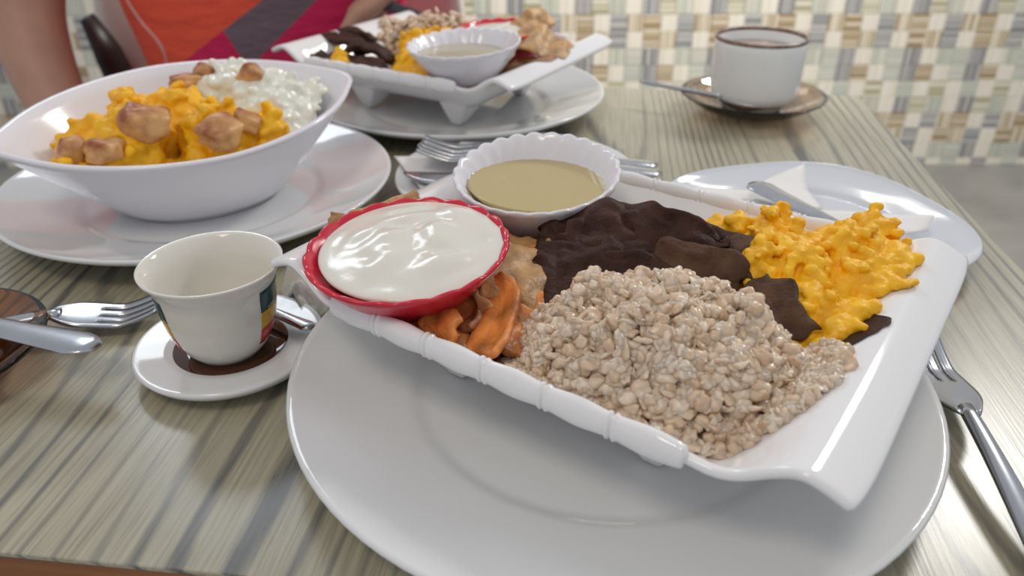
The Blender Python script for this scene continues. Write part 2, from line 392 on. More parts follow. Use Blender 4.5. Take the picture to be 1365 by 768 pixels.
# ------------------------------------------------------------------ plates
def plate_profile(R, h=.022, well=.6, foot=.52):
    w_, f_ = R * well, R * foot
    top = [(0, .006), (w_ * .6, .006), (w_ * .95, .0062), (w_, .0068), (w_ * 1.03, .0083), (w_ * 1.08, .0093)]
    for t in (.25, .5, .75, .93): top.append((w_ * 1.08 + (R - w_ * 1.08) * t, .0093 + (h - .0093) * (t ** 1.25)))
    top += [(R - .0012, h - .0002), (R, h - .0015), (R - .001, h - .0032)]
    bot = []
    for t in (.9, .7, .45, .2): bot.append((w_ * 1.08 + (R - w_ * 1.08) * t, .0093 + (h - .0093) * (t ** 1.25) - .0042))
    bot += [(f_ * 1.1, .0035), (f_ * 1.04, .0005), (f_, 0), (f_ * .96, .0005), (f_ * .93, .002), (0, .002)]
    return top + bot
def plate(name, loc, R, label, h=.022, mat='porcelain', rfun=None, group=None, cat='plate', **kw):
    V, F = lathe(plate_profile(R, h, **kw), 96, rfun)
    return tag(put(name, fix_normals(mesh(name, V, F, mat)), None, loc), label, cat, group)
plate('dinner_plate', (.042, .2862, 0), .14, 'large white dinner plate nearest the table edge, under the dish with barley and egg')
plate('dinner_plate', (-.217, .509, 0), .1314, 'large white dinner plate under the deep spouted bowl')
plate('dinner_plate', (-.052, .7264, 0), .139, 'large white dinner plate under the far four-food dish')
plate('side_plate', (.004, .530, 0), .089, 'small white side plate holding a napkin, forks and a knife', .015)
def sq(t, i, r, z): 
    k = (abs(math.cos(t)) ** 2.7 + abs(math.sin(t)) ** 2.7) ** (-1 / 2.7); f = max(0, min(1, (r - .035) / .04)); return r * (1 + (k - 1) * f), z
p = plate('side_plate', (.191, .449, 0), .0885, 'white rounded-square plate with an open napkin and a steel handle on it', .018, 'blue_white', sq, well=.66); p.rotation_euler.z = .25

# ------------------------------------------------------------------ square dish with flared ends and bamboo rims
def smax(a, b, k=8): return (a ** k + b ** k) ** (1 / k)
def dish_z(u, v):
    au, av = abs(u), abs(v)
    z0 = .021
    t = min(1, max(0, (au - .062) / .053)); e = (t * t * (3 - 2 * t)) * .0365
    if au > .112: e -= .0060 * ((au - .112) / .018) ** 1.6
    q = min(1, max(0, (av - .052) / .044)); s = .0275 * q ** 1.5
    edge = min(1, max(0, (au - .078) / .028))
    s *= 1 - edge * .2
    return z0 + smax(max(e, 0), s, 5)
HU, HV = .131, .0960
def make_dish(loc, rz, label):
    root = empty('serving_dish', loc, label, 'dish', None, rz)
    nx, ny = 79, 49; T = np.zeros((ny, nx, 3))
    for j in range(ny):
        for i in range(nx):
            u = -HU + 2 * HU * i / (nx - 1); v = -HV + 2 * HV * j / (ny - 1)
            # ends a little wider than the waist, corners rounded
            wv = 1 - .012 * max(0, (abs(u) - .08) / .05)
            cr = .0024 * (abs(v) / HV) ** 10
            uu = u * (1 - cr / HU * (abs(u) / HU) ** 6)
            T[j, i] = (uu, v * wv, dish_z(u, v))
    V, F = closed_grid(T, .0042)
    o = put('body', mesh('body', V, F, 'melamine'), root); sub(o, 1)
    for sv in (-1, 1):
        n = 361; pts, rad = [], []
        for i in range(n):
            u = -.0845 + .163 * i / (n - 1); ph = (u + .0845) / .163 * 6
            d = abs(ph - round(ph)); r = .0044 + .0007 * math.exp(-((d - .045) / .028) ** 2) - .0011 * math.exp(-(d / .018) ** 2) + .0004 * math.cos(2 * pi * ph + pi)
            if min(i, n - 1 - i) < 8: r *= (.3, .55, .7, .8, .87, .92, .96, .98)[min(i, n - 1 - i)]
            pts.append((u, sv * (HV + .001), dish_z(u, HV) - .0022)); rad.append((r * .8, r * 1.25))
        V, F = tube(pts, rad, 14); put('bamboo_rim', fix_normals(mesh('bamboo_rim', V, F, 'melamine')), root)
    for su in (-1, 1):
        for sv in (-1, 1):
            # wedge foot: broad under the belly, narrowing to the corner that touches the plate
            x1, y1 = su * .055, sv * .0655
            V = [(su * .030, sv * .030, .019), (x1 + su * .012, sv * .026, .024), (x1 + su * .012, y1, .0265), (su * .034, y1, .0255),
                 (su * .044, sv * .050, 0), (x1, sv * .048, 0), (x1, y1 - sv * .006, 0), (su * .046, y1 - sv * .006, 0)]
            F = [(0, 1, 2, 3), (7, 6, 5, 4), (0, 4, 5, 1), (1, 5, 6, 2), (2, 6, 7, 3), (3, 7, 4, 0)]
            o = put('foot', fix_normals(mesh('foot', V, F, 'melamine', False)), root); b_ = o.modifiers.new('bevel', 'BEVEL'); b_.width = .002; b_.segments = 2
    return root
A1 = math.atan2(-.587, .81); DC1 = (.049, .310, .0065)
A2 = math.atan2(-.514, .858); DC2 = (-.062, .737, .0065)
d1 = make_dish(DC1, A1, 'white square dish with flared ends and bamboo-shaped rims, full of barley, egg and dark bread')
d2 = copy_tree(d1); d2.location = DC2; d2.rotation_euler.z = A2
d2['label'] = 'white square dish with flared ends on the farthest plate, beside the seated person'
def D1(u, v, z): return (DC1[0] + u * .81 - v * -.587, DC1[1] + u * -.587 + v * .81, z)
def D2(u, v, z): return (DC2[0] + u * .858 + v * .514, DC2[1] - u * .514 + v * .858, z)

def in_dish(V, which):
    """food lies on the glaze and inside the rims of its dish"""
    (cx, cy, cz), (a, b) = ((DC1, (.81, -.587)), (DC2, (.858, -.514)))[which]
    V = np.array(V, float)
    for p in V:
        u = (p[0] - cx) * a + (p[1] - cy) * b; v = -(p[0] - cx) * b + (p[1] - cy) * a
        vv = max(-HV + .0055, min(HV - .0055, v)); uu = max(-HU + .004, min(HU - .004, u))
        if v < -HV + .012: vv = max(vv, -HV + .0055 + .25 * (v + HV - .012))  # gentle crowding at the rim
        vv = max(-HV + .0055, min(HV - .0055, vv))
        if vv != v or uu != u: p[0] = cx + uu * a - vv * b; p[1] = cy + uu * b + vv * a
        f = cz + dish_z(uu, vv) + .0006
        if p[2] < f: p[2] = f + .1 * min(.004, f - p[2]) * 0
    return V
def surf(which):
    (cx, cy, cz), (a, b) = ((DC1, (.81, -.587)), (DC2, (.858, -.514)))[which]
    def f(x, y):
        u = (x - cx) * a + (y - cy) * b; v = -(x - cx) * b + (y - cy) * a
        return (cz + dish_z(u, v)) if abs(v) < HV - .0075 and abs(u) < HU else None
    return f

# ------------------------------------------------------------------ small scalloped bowls
def scallop_bowl(name, loc, R, h, base, mat, label, tilt=(0, 0), ns=22, amp=.022, ribs=.012, cat='bowl', pw=.75):
    prof_o = [(0, 0), (base * .85, 0), (base, .001)]
    for t in (.15, .35, .55, .75, .9, 1.0): prof_o.append((base + (R - base) * (t ** pw), .001 + (h - .001) * t))
    prof_i = [(R - .0012, h + .0008), (R - .0026, h - .0003)]
    for t in (.9, .75, .55, .35, .15): prof_i.append((base + (R - base) * (t ** pw) - .0032, .0035 + (h - .0035) * t))
    prof_i += [(base * .8, .0036), (0, .0036)]
    P = prof_o + prof_i; no = len(prof_o)
    def rf(t, i, r, z):
        k = max(0, z / h) ** 2; s = abs(math.sin(ns * t / 2)) - .6
        a = (amp * k + ribs * (i >= no) * (z / h if z > .004 else 0)) * s
        return r * (1 + a), z + (.0013 * s if z > h * .93 else 0)
    V, F = lathe(P, ns * 8, rf)
    o = put(name, fix_normals(mesh(name, V, F, mat)), None, loc); o.rotation_euler = (tilt[0], tilt[1], 0); return tag(o, label, cat)
def fill_disc(name, R, amp, seed, mat, dome=.0, swirl=0.0, rf=None, n=40, rings=22):
    """top surface of something spooned into a bowl, with a skirt below it"""
    V = [(0, 0, dome + amp * nz(0, 0, seed))]; F = []
    for j in range(1, rings + 1):
        for k in range(n):
            t = 2 * pi * k / n; r = R * j / rings; x, y = r * math.cos(t), r * math.sin(t)
            q = nz(x * 55 + seed, y * 55, seed) + .5 * nz(x * 120, y * 120, seed + 4)
            z = dome * (1 - (j / rings) ** 2) + amp * q * (1 - (j / rings) ** 6) + swirl * abs(nz(x * 40 + y * 20, y * 60 - x * 20, seed + 9)) * (1 - (j / rings) ** 4)
            rr = 1 + (.03 * math.sin(5 * t + seed) if rf else 0) * (j / rings)
            V.append((x * rr, y * rr, z))
    for k in range(n): F.append((0, 1 + k, 1 + (k + 1) % n))
    for j in range(rings - 1):
        for k in range(n):
            a, b = 1 + j * n + k, 1 + j * n + (k + 1) % n; F.append((a, a + n, b + n, b))
    o0 = len(V); last = 1 + (rings - 1) * n
    for k in range(n): x, y, z = V[last + k]; V.append((x * .82, y * .82, z - .008))
    for k in range(n): F.append((last + k, o0 + k, o0 + (k + 1) % n, last + (k + 1) % n))
    F.append(tuple(o0 + k for k in range(n))[::-1])
    return fix_normals(mesh(name, V, F, mat))
RB = Vector((-.0435, .2985, .0425))
rb = scallop_bowl('bowl', RB, .0442, .0300, .0195, 'red', 'red scalloped bowl of thick white yogurt on the near dish', (math.radians(4), math.radians(-3)), ns=20, amp=.013, ribs=.0, pw=.88)
o = put('yogurt', fill_disc('yogurt', .0418, .0022, 3, 'yogurt', .0050, .0055), None, RB + Vector((0.0012, -.002, .0292))); o.rotation_euler = (math.radians(4), math.radians(-3), .3)
sub(o, 1); tag(o, 'thick white yogurt heaped in the red bowl nearest the camera', 'yogurt')
WB = Vector((.0145, .380, .0445))
scallop_bowl('bowl', WB, .0435, .031, .022, 'lavender', 'white pleated bowl of clear yellow broth on the near dish', (math.radians(7), math.radians(-3)), ns=26, amp=.016, ribs=.014)
o = put('broth', fill_disc('broth', .0388, 0, 1, 'broth'), None, WB + Vector((.001, -.002, .0240))); tag(o, 'clear yellowish broth in the white pleated bowl near the dark bread', 'broth')

# ------------------------------------------------------------------ food builders
def thin_sheet(name, L, W, bend, th, seed, mat, twist=0, rag=.12, nzamp=.1, nx=22, ny=10, cup=0.0):
    T = np.zeros((ny, nx, 3)); R = L / bend if abs(bend) > 1e-3 else 0
    for j in range(ny):
        for i in range(nx):
            s = i / (nx - 1) - .5; t = j / (ny - 1) - .5
            ss = s * (1 + rag * nz(t * 4, seed, 1.3)); tt = t * (1 + rag * 1.6 * nz(s * 5, seed, 7.7) - .22 * (2 * s) ** 4)
            f = bend * ss
            x, z = (R * math.sin(f), R * (1 - math.cos(f))) if R else (L * ss, 0)
            y = W * tt; z2 = cup * W * (tt * 2) ** 2
            x -= math.sin(f) * z2; z += math.cos(f) * z2
            a = twist * s; y, z = y * math.cos(a) - z * math.sin(a), y * math.sin(a) + z * math.cos(a)
            k = nzamp * W
            T[j, i] = (x + k * .4 * nz(s * 4, t * 3, seed + 3), y + k * .4 * nz(s * 4, t * 3, seed + 5), z + k * nz(s * 4, t * 3, seed) + k * .35 * nz(s * 11, t * 9, seed + 2))
    return closed_grid(T, th)
def laid(name, VF, loc, rot, mat, label, cat, which=None, group=None, lv=1):
    R = rotm(*[math.radians(a) for a in rot]); V = np.array([tuple(v) for v in VF[0]]) @ R.T + np.array(loc)
    if which is not None: V = in_dish(V, which)
    o = put(name, fix_normals(mesh(name, V - np.array(loc), VF[1], mat)), None, loc); sub(o, lv); return tag(o, label, cat, group)
def piece(name, me, loc, rot, label, cat, group=None, lv=1):
    o = put(name, me, None, loc); o.rotation_euler = tuple(math.radians(a) for a in rot); sub(o, lv); return tag(o, label, cat, group)
def curds(name, mounds, n_per, rr, label, loc, seed, voxel, floor_fn=None, mat='egg', cat='egg', smooth=2, core=True, kind=None, rough=.0008):
    """heap of soft curds: clusters of lumps over a few mounds, fused into one skin"""
    r_ = random.Random(seed); Vs, Fs = [], []; off = 0; base, tri = ico(2)
    def add(c, r, wob=.25):
        nonlocal off
        q = base.copy(); d = np.array([1 + wob * nz(v[0] * 1.7 + c[0] * 300, v[1] * 1.7 + c[1] * 300, v[2] * 1.7 + seed) for v in q])
        s = np.array([r_.uniform(.75, 1.3), r_.uniform(.75, 1.3), r_.uniform(.65, 1.1)])
        q = q * d[:, None] * s * r + np.array(c); Vs.append(q); Fs.append(tri + off); off += len(q)
    def ok(c, r):
        if floor_fn is None: return c
        f = floor_fn(c[0], c[1])
        return None if f is None else (c[0], c[1], max(c[2], f + r * .8))
    for (x, y, zt, rad, zb) in mounds:
        H_ = zt - zb
        for k in range(44):
            a, d = r_.uniform(0, 2 * pi), rad * .84 * math.sqrt(r_.random()); hh = H_ * (1 - (d / rad) ** 3) * .92
            for m in range(3):
                c = ok((x + d * math.cos(a), y + d * math.sin(a), zb + hh * (m + .5) / 3), rad * .24)
                if c and core: add(c, min(rad * .26, max(.003, hh * .45)), .2)
        for k in range(int(n_per * (rad / .025) ** 2)):
            a, d = r_.uniform(0, 2 * pi), rad * math.sqrt(r_.random()); hh = H_ * (1 - (d / rad) ** 3.0)
            cx, cy, cz = x + d * math.cos(a), y + d * math.sin(a), zb + hh * r_.uniform(.74, 1.0)
            for q in range(r_.randint(2, 5)):
                s = rr * r_.uniform(.45, 1.15); c = ok((cx + r_.gauss(0, rr * .62), cy + r_.gauss(0, rr * .62), cz + r_.gauss(0, rr * .45)), s)
                if c: add(c, s)
    V = np.vstack(Vs) - np.array(loc); me = tri_mesh(name, V, np.vstack(Fs), mat)
    o = put(name, me, None, loc)
    m = o.modifiers.new('remesh', 'REMESH'); m.mode = 'VOXEL'; m.voxel_size = voxel; m.use_smooth_shade = True
    m = o.modifiers.new('smooth', 'SMOOTH'); m.factor = .5; m.iterations = smooth
    bake(o)
    bm = bmesh.new(); bm.from_mesh(o.data); seen_, best = set(), []
    for f in bm.faces:                                    # keep the one connected skin
        if f.index in seen_: continue
        st, comp = [f], []; seen_.add(f.index)
        while st:
            q = st.pop(); comp.append(q)
            for e in q.edges:
                for h in e.link_faces:
                    if h.index not in seen_: seen_.add(h.index); st.append(h)
        if len(comp) > len(best): best = comp
    keep = set(best); bmesh.ops.delete(bm, geom=[f for f in bm.faces if f not in keep], context='FACES'); bm.normal_update()
    for v in bm.verts:
        c = v.co; q = nz(c.x * 210 + seed, c.y * 210, c.z * 210) + .55 * abs(nz(c.x * 480, c.y * 480 + seed, c.z * 480)) + .3 * nz(c.x * 950, c.y * 950, c.z * 950 + seed); v.co = c + v.normal * q * rough
    bm.to_mesh(o.data); bm.free()
    o.data.polygons.foreach_set('use_smooth', np.ones(len(o.data.polygons), bool))
    return tag(o, label, cat, None, kind)
def barley(name, center, ax, ay, rot, top, zb, n, glen, label, seed, sd, power=2.2, which=None):
    """heap of cooked grains over a rounded mound"""
    zfn = None if which is None else surf(which)
    rs = np.random.RandomState(seed); base, tri = ico(sd); var = []
    for k in range(10):
        q = base.copy(); q[:, 0] *= 1.0; q[:, 1] *= .80; q[:, 2] *= .70
        d = np.array([1 + .34 * nz(v[0] * 1.4 + k * 9, v[1] * 1.4, v[2] * 1.4) + .13 * nz(v[0] * 3.2 + k * 5, v[1] * 3.2, v[2] * 3.2) for v in base]); q *= d[:, None]
        if k % 3 == 0: q[:, 2] *= .55; q[:, 1] *= 1.15
        crease = np.exp(-(base[:, 1] / .22) ** 2) * (base[:, 2] > 0) * .22; q[:, 2] -= crease
        q[:, 2] += .16 * q[:, 0] ** 2 * rs.uniform(-1, 1); var.append(q)
    Vs, Fs, A = [], [], []; off = 0; cr, sr = math.cos(rot), math.sin(rot)
    for k in range(n):
        d = math.sqrt(rs.rand()); a = rs.rand() * 2 * pi
        fr = d * (1 + .10 * nz(math.cos(a) * 1.6, math.sin(a) * 1.6, seed))
        lx, ly = ax * fr * math.cos(a), ay * fr * math.sin(a)
        lump = .24 * nz(lx * 80, ly * 80, seed + 2)
        hh = (top - zb) * max(0, 1 - d ** power) * (1 + lump) 
        dep = rs.rand() ** 1.2 * .0085
        c = np.array([center[0] + lx * cr - ly * sr, center[1] + lx * sr + ly * cr, zb + max(hh - dep, .0) + .0005])
        if zfn is not None:
            f = zfn(c[0], c[1])
            if f is None: continue
            c[2] = max(c[2], f + .0022)
        s = glen * .5 * rs.uniform(.78, 1.25) * np.array([1, rs.uniform(.85, 1.2), rs.uniform(.85, 1.2)])
        R = rotm(rs.normal(0, .7), rs.normal(0, .7), rs.rand() * 6.28)
        q = (var[rs.randint(10)] * s) @ R.T + c; Vs.append(q); Fs.append(tri + off); off += len(q); A.append(np.full(len(q), rs.uniform(.08, .46)))
    # moist core so no gaps open to the dish
    G, ring = [(0, 0, max(top - .0075, zb))], 40; Ff = []
    for j in range(1, 13):
        for k in range(ring):
            d = j / 12 * .93; a = 2 * pi * k / ring; lx, ly = ax * d * math.cos(a), ay * d * math.sin(a)
            lump = .24 * nz(lx * 80, ly * 80, seed + 2); zz = zb + (top - zb) * max(0, 1 - d ** power) * (1 + lump) - .0095
            G.append((lx * cr - ly * sr, lx * sr + ly * cr, zz))
    G = np.array(G); G[:, 0] += center[0]; G[:, 1] += center[1]
    if which is not None: G = in_dish(G, which)
    for k in range(ring): Ff.append((0, 1 + k, 1 + (k + 1) % ring))
    for j in range(11):
        for k in range(ring):
            p, q = 1 + j * ring + k, 1 + j * ring + (k + 1) % ring; Ff += [(p, p + ring, q), (q, p + ring, q + ring)]
    Vs.append(G); Fs.append(np.array(Ff) + off); A.append(np.full(len(G), .12))
    loc = np.array([center[0], center[1], zb]); me = tri_mesh(name, np.vstack(Vs) - loc, np.vstack(Fs), 'barley', np.concatenate(A))
    return tag(put(name, me, None, loc), label, 'grain', None, 'stuff')

# ------------------------------------------------------------------ food on the near dish
barley('cooked_barley', D1(.0425, -.045, 0), .0625, .0525, A1 + .33, .0735, .036, 3100, .0068, 'heap of cooked pale barley grains along the near rim of the close dish', 4, 3, 3.2, 0)
eggs = []
for (u, v, zt, r, zb) in [(.068, .030, .074, .021, .030), (.084, .022, .069, .022, .032), (.077, .033, .072, .026, .030), (.093, .062, .074, .025, .040), (.058, .066, .075, .016, .034), (.060, .048, .068, .017, .032), (.095, .012, .064, .019, .036),
                          (.098, .082, .078, .013, .045), (.094, -.008, .055, .013, .036), (.104, .045, .070, .016, .045), (.072, .052, .070, .022, .034), (.092, .000, .056, .013, .034)]:
    x, y, _ = D1(u - .0095, v - .002, 0); eggs.append((x, y, zt, r, zb))
curds('scrambled_egg', eggs, 120, .0029, 'large mound of bright yellow scrambled egg at the flared end of the close dish', D1(.08, .03, .034), 11, .0009, surf(0))
x, y, _ = D1(.022, .056, 0)
curds('scrambled_egg', [(x, y, .066, .014, .032), (D1(.032, .060, 0)[0], D1(.032, .060, 0)[1], .068, .010, .04)], 90, .0030, 'small separate clump of yellow egg behind the dark bread', (x, y, .03), 5, .0011, surf(0))
def bread(u, v, z, L, W, bend, rot, mat, label, seed, name='bread_piece', th=.0028, cat='bread', **kw):
    laid(name, thin_sheet(name, L, W, bend, th, seed, mat, **kw), D1(u, v, z), (rot[0], rot[1], rot[2] + math.degrees(A1)), mat, label, cat, 0)
# dark teff bread: a folded slab draped over the middle, with torn pieces round it
bread(.002, -.001, .0645, .092, .056, -.95, (20, 3, 18), 'injera', 'biggest folded slab of dark brown bread beside the broth bowl', 21, 'dark_bread', .006, nzamp=.13, nx=54, ny=36, rag=.2)
bread(.010, .014, .0705, .060, .026, -.8, (34, 2, 10), 'injera', 'upper fold of dark bread lying on the biggest slab', 27, 'dark_bread', .005, nzamp=.16, nx=34, ny=16, rag=.25)
bread(-.016, .000, .0660, .032, .028, -1.6, (10, -14, 62), 'injera', 'curled dark bread lip with a hollow by the broth bowl', 39, 'dark_bread', .0045, nzamp=.14, nx=26, ny=16, rag=.2)
bread(.034, .006, .0650, .044, .020, -.5, (44, 4, 4), 'injera2', 'thin dark bread layer showing above the barley crest', 43, 'dark_bread', .004, nzamp=.14, rag=.2)
bread(-.012, -.026, .056, .040, .032, -1.7, (20, 6, 46), 'injera', 'dark brown bread roll with an open fold next to the red bowl', 33, 'dark_bread', .0045, nzamp=.14, nx=26, ny=16)
bread(.004, -.016, .056, .080, .034, -.7, (34, 4, 14), 'injera', 'long dark bread slab leaning along the back of the barley', 71, 'dark_bread', .006, nzamp=.12, nx=30, ny=14)
bread(.046, .024, .064, .036, .034, -.9, (12, -6, 20), 'injera2', 'torn brown bread flap between dark slab and egg mound', 44, 'dark_bread', .004, nzamp=.14)
bread(.028, .024, .064, .046, .030, -.7, (22, 0, 4), 'injera', 'narrow dark bread strip behind the barley peak', 57, 'dark_bread', .005, nzamp=.14)
bread(.071, -.009, .0610, .034, .030, -.5, (26, 14, -30), 'injera2', 'brown bread triangle sticking out between barley and egg', 61, 'dark_bread', .003, nzamp=.12, rag=.3)
bread(.102, -.004, .051, .032, .014, .3, (8, -12, 62), 'injera', 'small dark bread strip under the egg at the flared end', 67, 'dark_bread', .003)
bread(.022, .000, .036, .11, .13, .05, (0, 0, 0), 'injera', 'flat dark bread sheet lining the bottom of the close dish', 76, 'dark_bread', .002, nzamp=.02)
# spiced fried bread strips around the red bowl
OB = [(-.020, -.070, .0545, .054, .021, .55, (24, 8, -62), 'bread_o', 'long curved orange bread strip standing against the barley'),
      (-.037, -.073, .0515, .050, .024, .6, (-22, 4, -70), 'bread_o', 'broad orange bread strip nearest the red bowl'),
      (-.046, -.0855, .0500, .042, .024, .4, (46, -4, -4), 'bread_o', 'flat orange bread slab leaning on the near rim'),
      (-.031, -.0885, .0475, .026, .014, .7, (34, 0, -20), 'bread_b', 'short brown bread slab by the near rim'),
      (-.064, -.086, .0450, .040, .015, .4, (26, 0, 4), 'bread_b', 'brown bread strip tucked under the red bowl'),
      (-.010, -.088, .0455, .036, .013, .4, (30, 0, -50), 'bread_b', 'thin brown bread strip at the foot of the barley'),
      (-.028, -.055, .0520, .034, .020, -.7, (20, 10, -50), 'bread_b', 'brown bread scrap between red bowl and dark bread'),
      (-.012, -.062, .0520, .040, .018, .6, (-14, 8, -66), 'bread_o', 'narrow orange strip half hidden behind the barley'),
      (-.040, -.060, .0500, .046, .018, .6, (30, 4, -60), 'bread_b', 'browned bread strip under the red bowl edge'),
      (-.056, -.091, .0470, .030, .012, .5, (46, 0, 2), 'bread_o', 'small orange bread sliver below the red bowl')]
for k, (u, v, z, L, W, bd, rt, mt, lb) in enumerate(OB): bread(u, v, z, L, W, bd, rt, mt, lb, 80 + k * 3, nzamp=.11, th=.0034, rag=.16)
TB = [(-.035, -.030, .0605, .062, .030, -.5, (-12, 2, -62), 'bread_t', 'wide tan bread sheet between the red and white bowls'),
      (-.028, -.046, .057, .040, .026, -.5, (-10, 6, -66), 'bread_t', 'tan bread flap beneath the red bowl edge'),
      (-.024, .006, .056, .030, .016, 1.4, (10, 0, 20), 'bread_t', 'small curled tan bread under the broth bowl'),
      (-.086, -.010, .056, .034, .014, -.8, (0, 8, 40), 'bread_b', 'brown bread lump behind the red bowl'),
      (-.052, -.012, .054, .028, .010, .9, (24, 0, 0), 'bread_o', 'orange bread scrap behind the red bowl beside broth'),
      (-.110, -.036, .066, .036, .016, .8, (30, -10, 58), 'bread_t', 'tan bread end peeking out beyond the red bowl'),
      (-.118, -.052, .064, .022, .010, 1.2, (40, 0, 30), 'bread_t', 'tiny tan bread crumb at the flared tip'),
      (-.055, .03, .033, .08, .08, .1, (0, 0, 0), 'bread_b', 'flat brown bread layer under the broth bowl'),
      (-.050, -.055, .036, .09, .06, .1, (0, 0, 0), 'bread_b', 'flat brown bread layer under the red bowl'),
      (-.012, .048, .050, .050, .030, -.5, (-16, 0, 12), 'bread_b', 'brown bread sheet at the far side of the broth bowl')]
for k, (u, v, z, L, W, bd, rt, mt, lb) in enumerate(TB): bread(u, v, z, L, W, bd, rt, mt, lb, 140 + k * 3, nzamp=.14)

# ------------------------------------------------------------------ food on the far dish
barley('cooked_barley', D2(-.040, .042, 0), .068, .042, A2, .075, .034, 560, .0080, 'pale cooked barley heaped at the back of the far dish', 9, 2, 2.2, 1)
x, y, _ = D2(-.004, -.018, 0); x2, y2, _ = D2(.030, -.070, 0); x3, y3, _ = D2(-.035, .006, 0); x4, y4, _ = D2(.010, -.052, 0)
curds('scrambled_egg', [(x, y, .076, .030, .034), (x2, y2, .060, .024, .032), (x3, y3, .068, .020, .034), (x4, y4, .068, .026, .034)], 46, .0042, 'yellow scrambled egg heap in the middle of the far dish', (x, y, .033), 15, .0014, surf(1))
curds('scrambled_egg', [(D2(-.063, -.075, 0)[0], D2(-.063, -.075, 0)[1], .060, .008, .05)], 120, .003, 'crumb of yellow egg on the dark bread of the far dish', D2(-.063, -.075, .05), 19, .0012, surf(1))
def bread2(u, v, z, L, W, bend, rot, mat, label, seed, name='bread_piece', th=.003, **kw):
    laid(name, thin_sheet(name, L, W, bend, th, seed, mat, **kw), D2(u, v, z), (rot[0], rot[1], rot[2] + math.degrees(A2)), mat, label, 'bread', 1)
for k, (u, v, z, L, W, bd, rt, lb) in enumerate([(-.085, -.040, .064, .062, .020, -1.2, (8, 4, -8), 'rolled dark bread lying highest on the far dish'),
        (-.070, -.068, .055, .060, .022, -1.5, (10, 0, 6), 'dark bread roll along the near rim of the far dish'),
        (-.038, -.070, .055, .062, .024, -1.3, (6, 0, -14), 'dark bread roll touching the yellow egg of the far dish'),
        (-.052, -.046, .062, .056, .020, -1.4, (0, 6, 14), 'middle dark bread roll on the far dish'),
        (-.100, -.005, .062, .040, .024, -1.2, (-10, 10, 30), 'dark bread knot in front of the far barley'),
        (-.02, -.076, .048, .060, .018, -.8, (20, 0, 2), 'dark bread strip lowest by the far bamboo rim')]):
    bread2(u, v, z, L, W, bd, rt, 'injera', lb, 200 + k * 5, 'dark_bread', .005, nzamp=.16)
for k, (u, v, z, L, W, bd, rt, mt, lb) in enumerate([(.072, .036, .082, .042, .034, -1.2, (18, -20, 50), 'bread_t', 'pointed tan bread piece standing up on the far dish'),
        (.098, .010, .073, .060, .050, -1.3, (10, 12, 20), 'bread_t', 'broad tan bread sheet at the flared end of the far dish'),
        (.102, -.025, .058, .050, .030, -.8, (8, -8, 62), 'bread_b', 'brown bread scrap beside the far broth bowl'),
        (.088, -.040, .050, .050, .030, -.5, (0, -10, 40), 'bread_b', 'brown bread underlayer by the far broth bowl'),
        (.040, -.085, .048, .040, .012, -.5, (10, 0, 0), 'bread_o', 'orange bread strip under the far broth bowl')]):
    bread2(u, v, z, L, W, bd, rt, mt, lb, 260 + k * 5, nzamp=.14)
W2 = Vector(D2(.063, -.058, .047))
scallop_bowl('bowl', W2, .0475, .032, .022, 'lavender', 'white pleated bowl of cloudy sauce on the far dish', (math.radians(2), math.radians(-3)), ns=24, amp=.018, ribs=.02)
o = put('sauce', fill_disc('sauce', .041, .0003, 2, 'broth'), None, W2 + Vector((0, 0, .023))); tag(o, 'cloudy beige sauce in the far white pleated bowl', 'sauce')
M['sauce'] = simple('cloudy_sauce', (.46, .42, .30), .12, bs=.3, bscale=300); o.data.materials[0] = M['sauce']
R2 = Vector(D2(.050, .026, .041))
scallop_bowl('bowl', R2, .043, .033, .022, 'red', 'red scalloped bowl of yogurt at the back of the far dish', (0, 0), ns=20, amp=.02, ribs=0)
tag(put('yogurt', fill_disc('yogurt', .039, .001, 8, 'yogurt', .005, .002), None, R2 + Vector((0, 0, .030))), 'white yogurt in the red bowl of the far dish', 'yogurt')
curds('cheese_crumb', [(.028, .655, .016, .008, .011)], 60, .0025, 'small white cheese crumb dropped on the far plate', (.028, .655, .0105), 23, .0012, mat='yogurt2', cat='cheese')

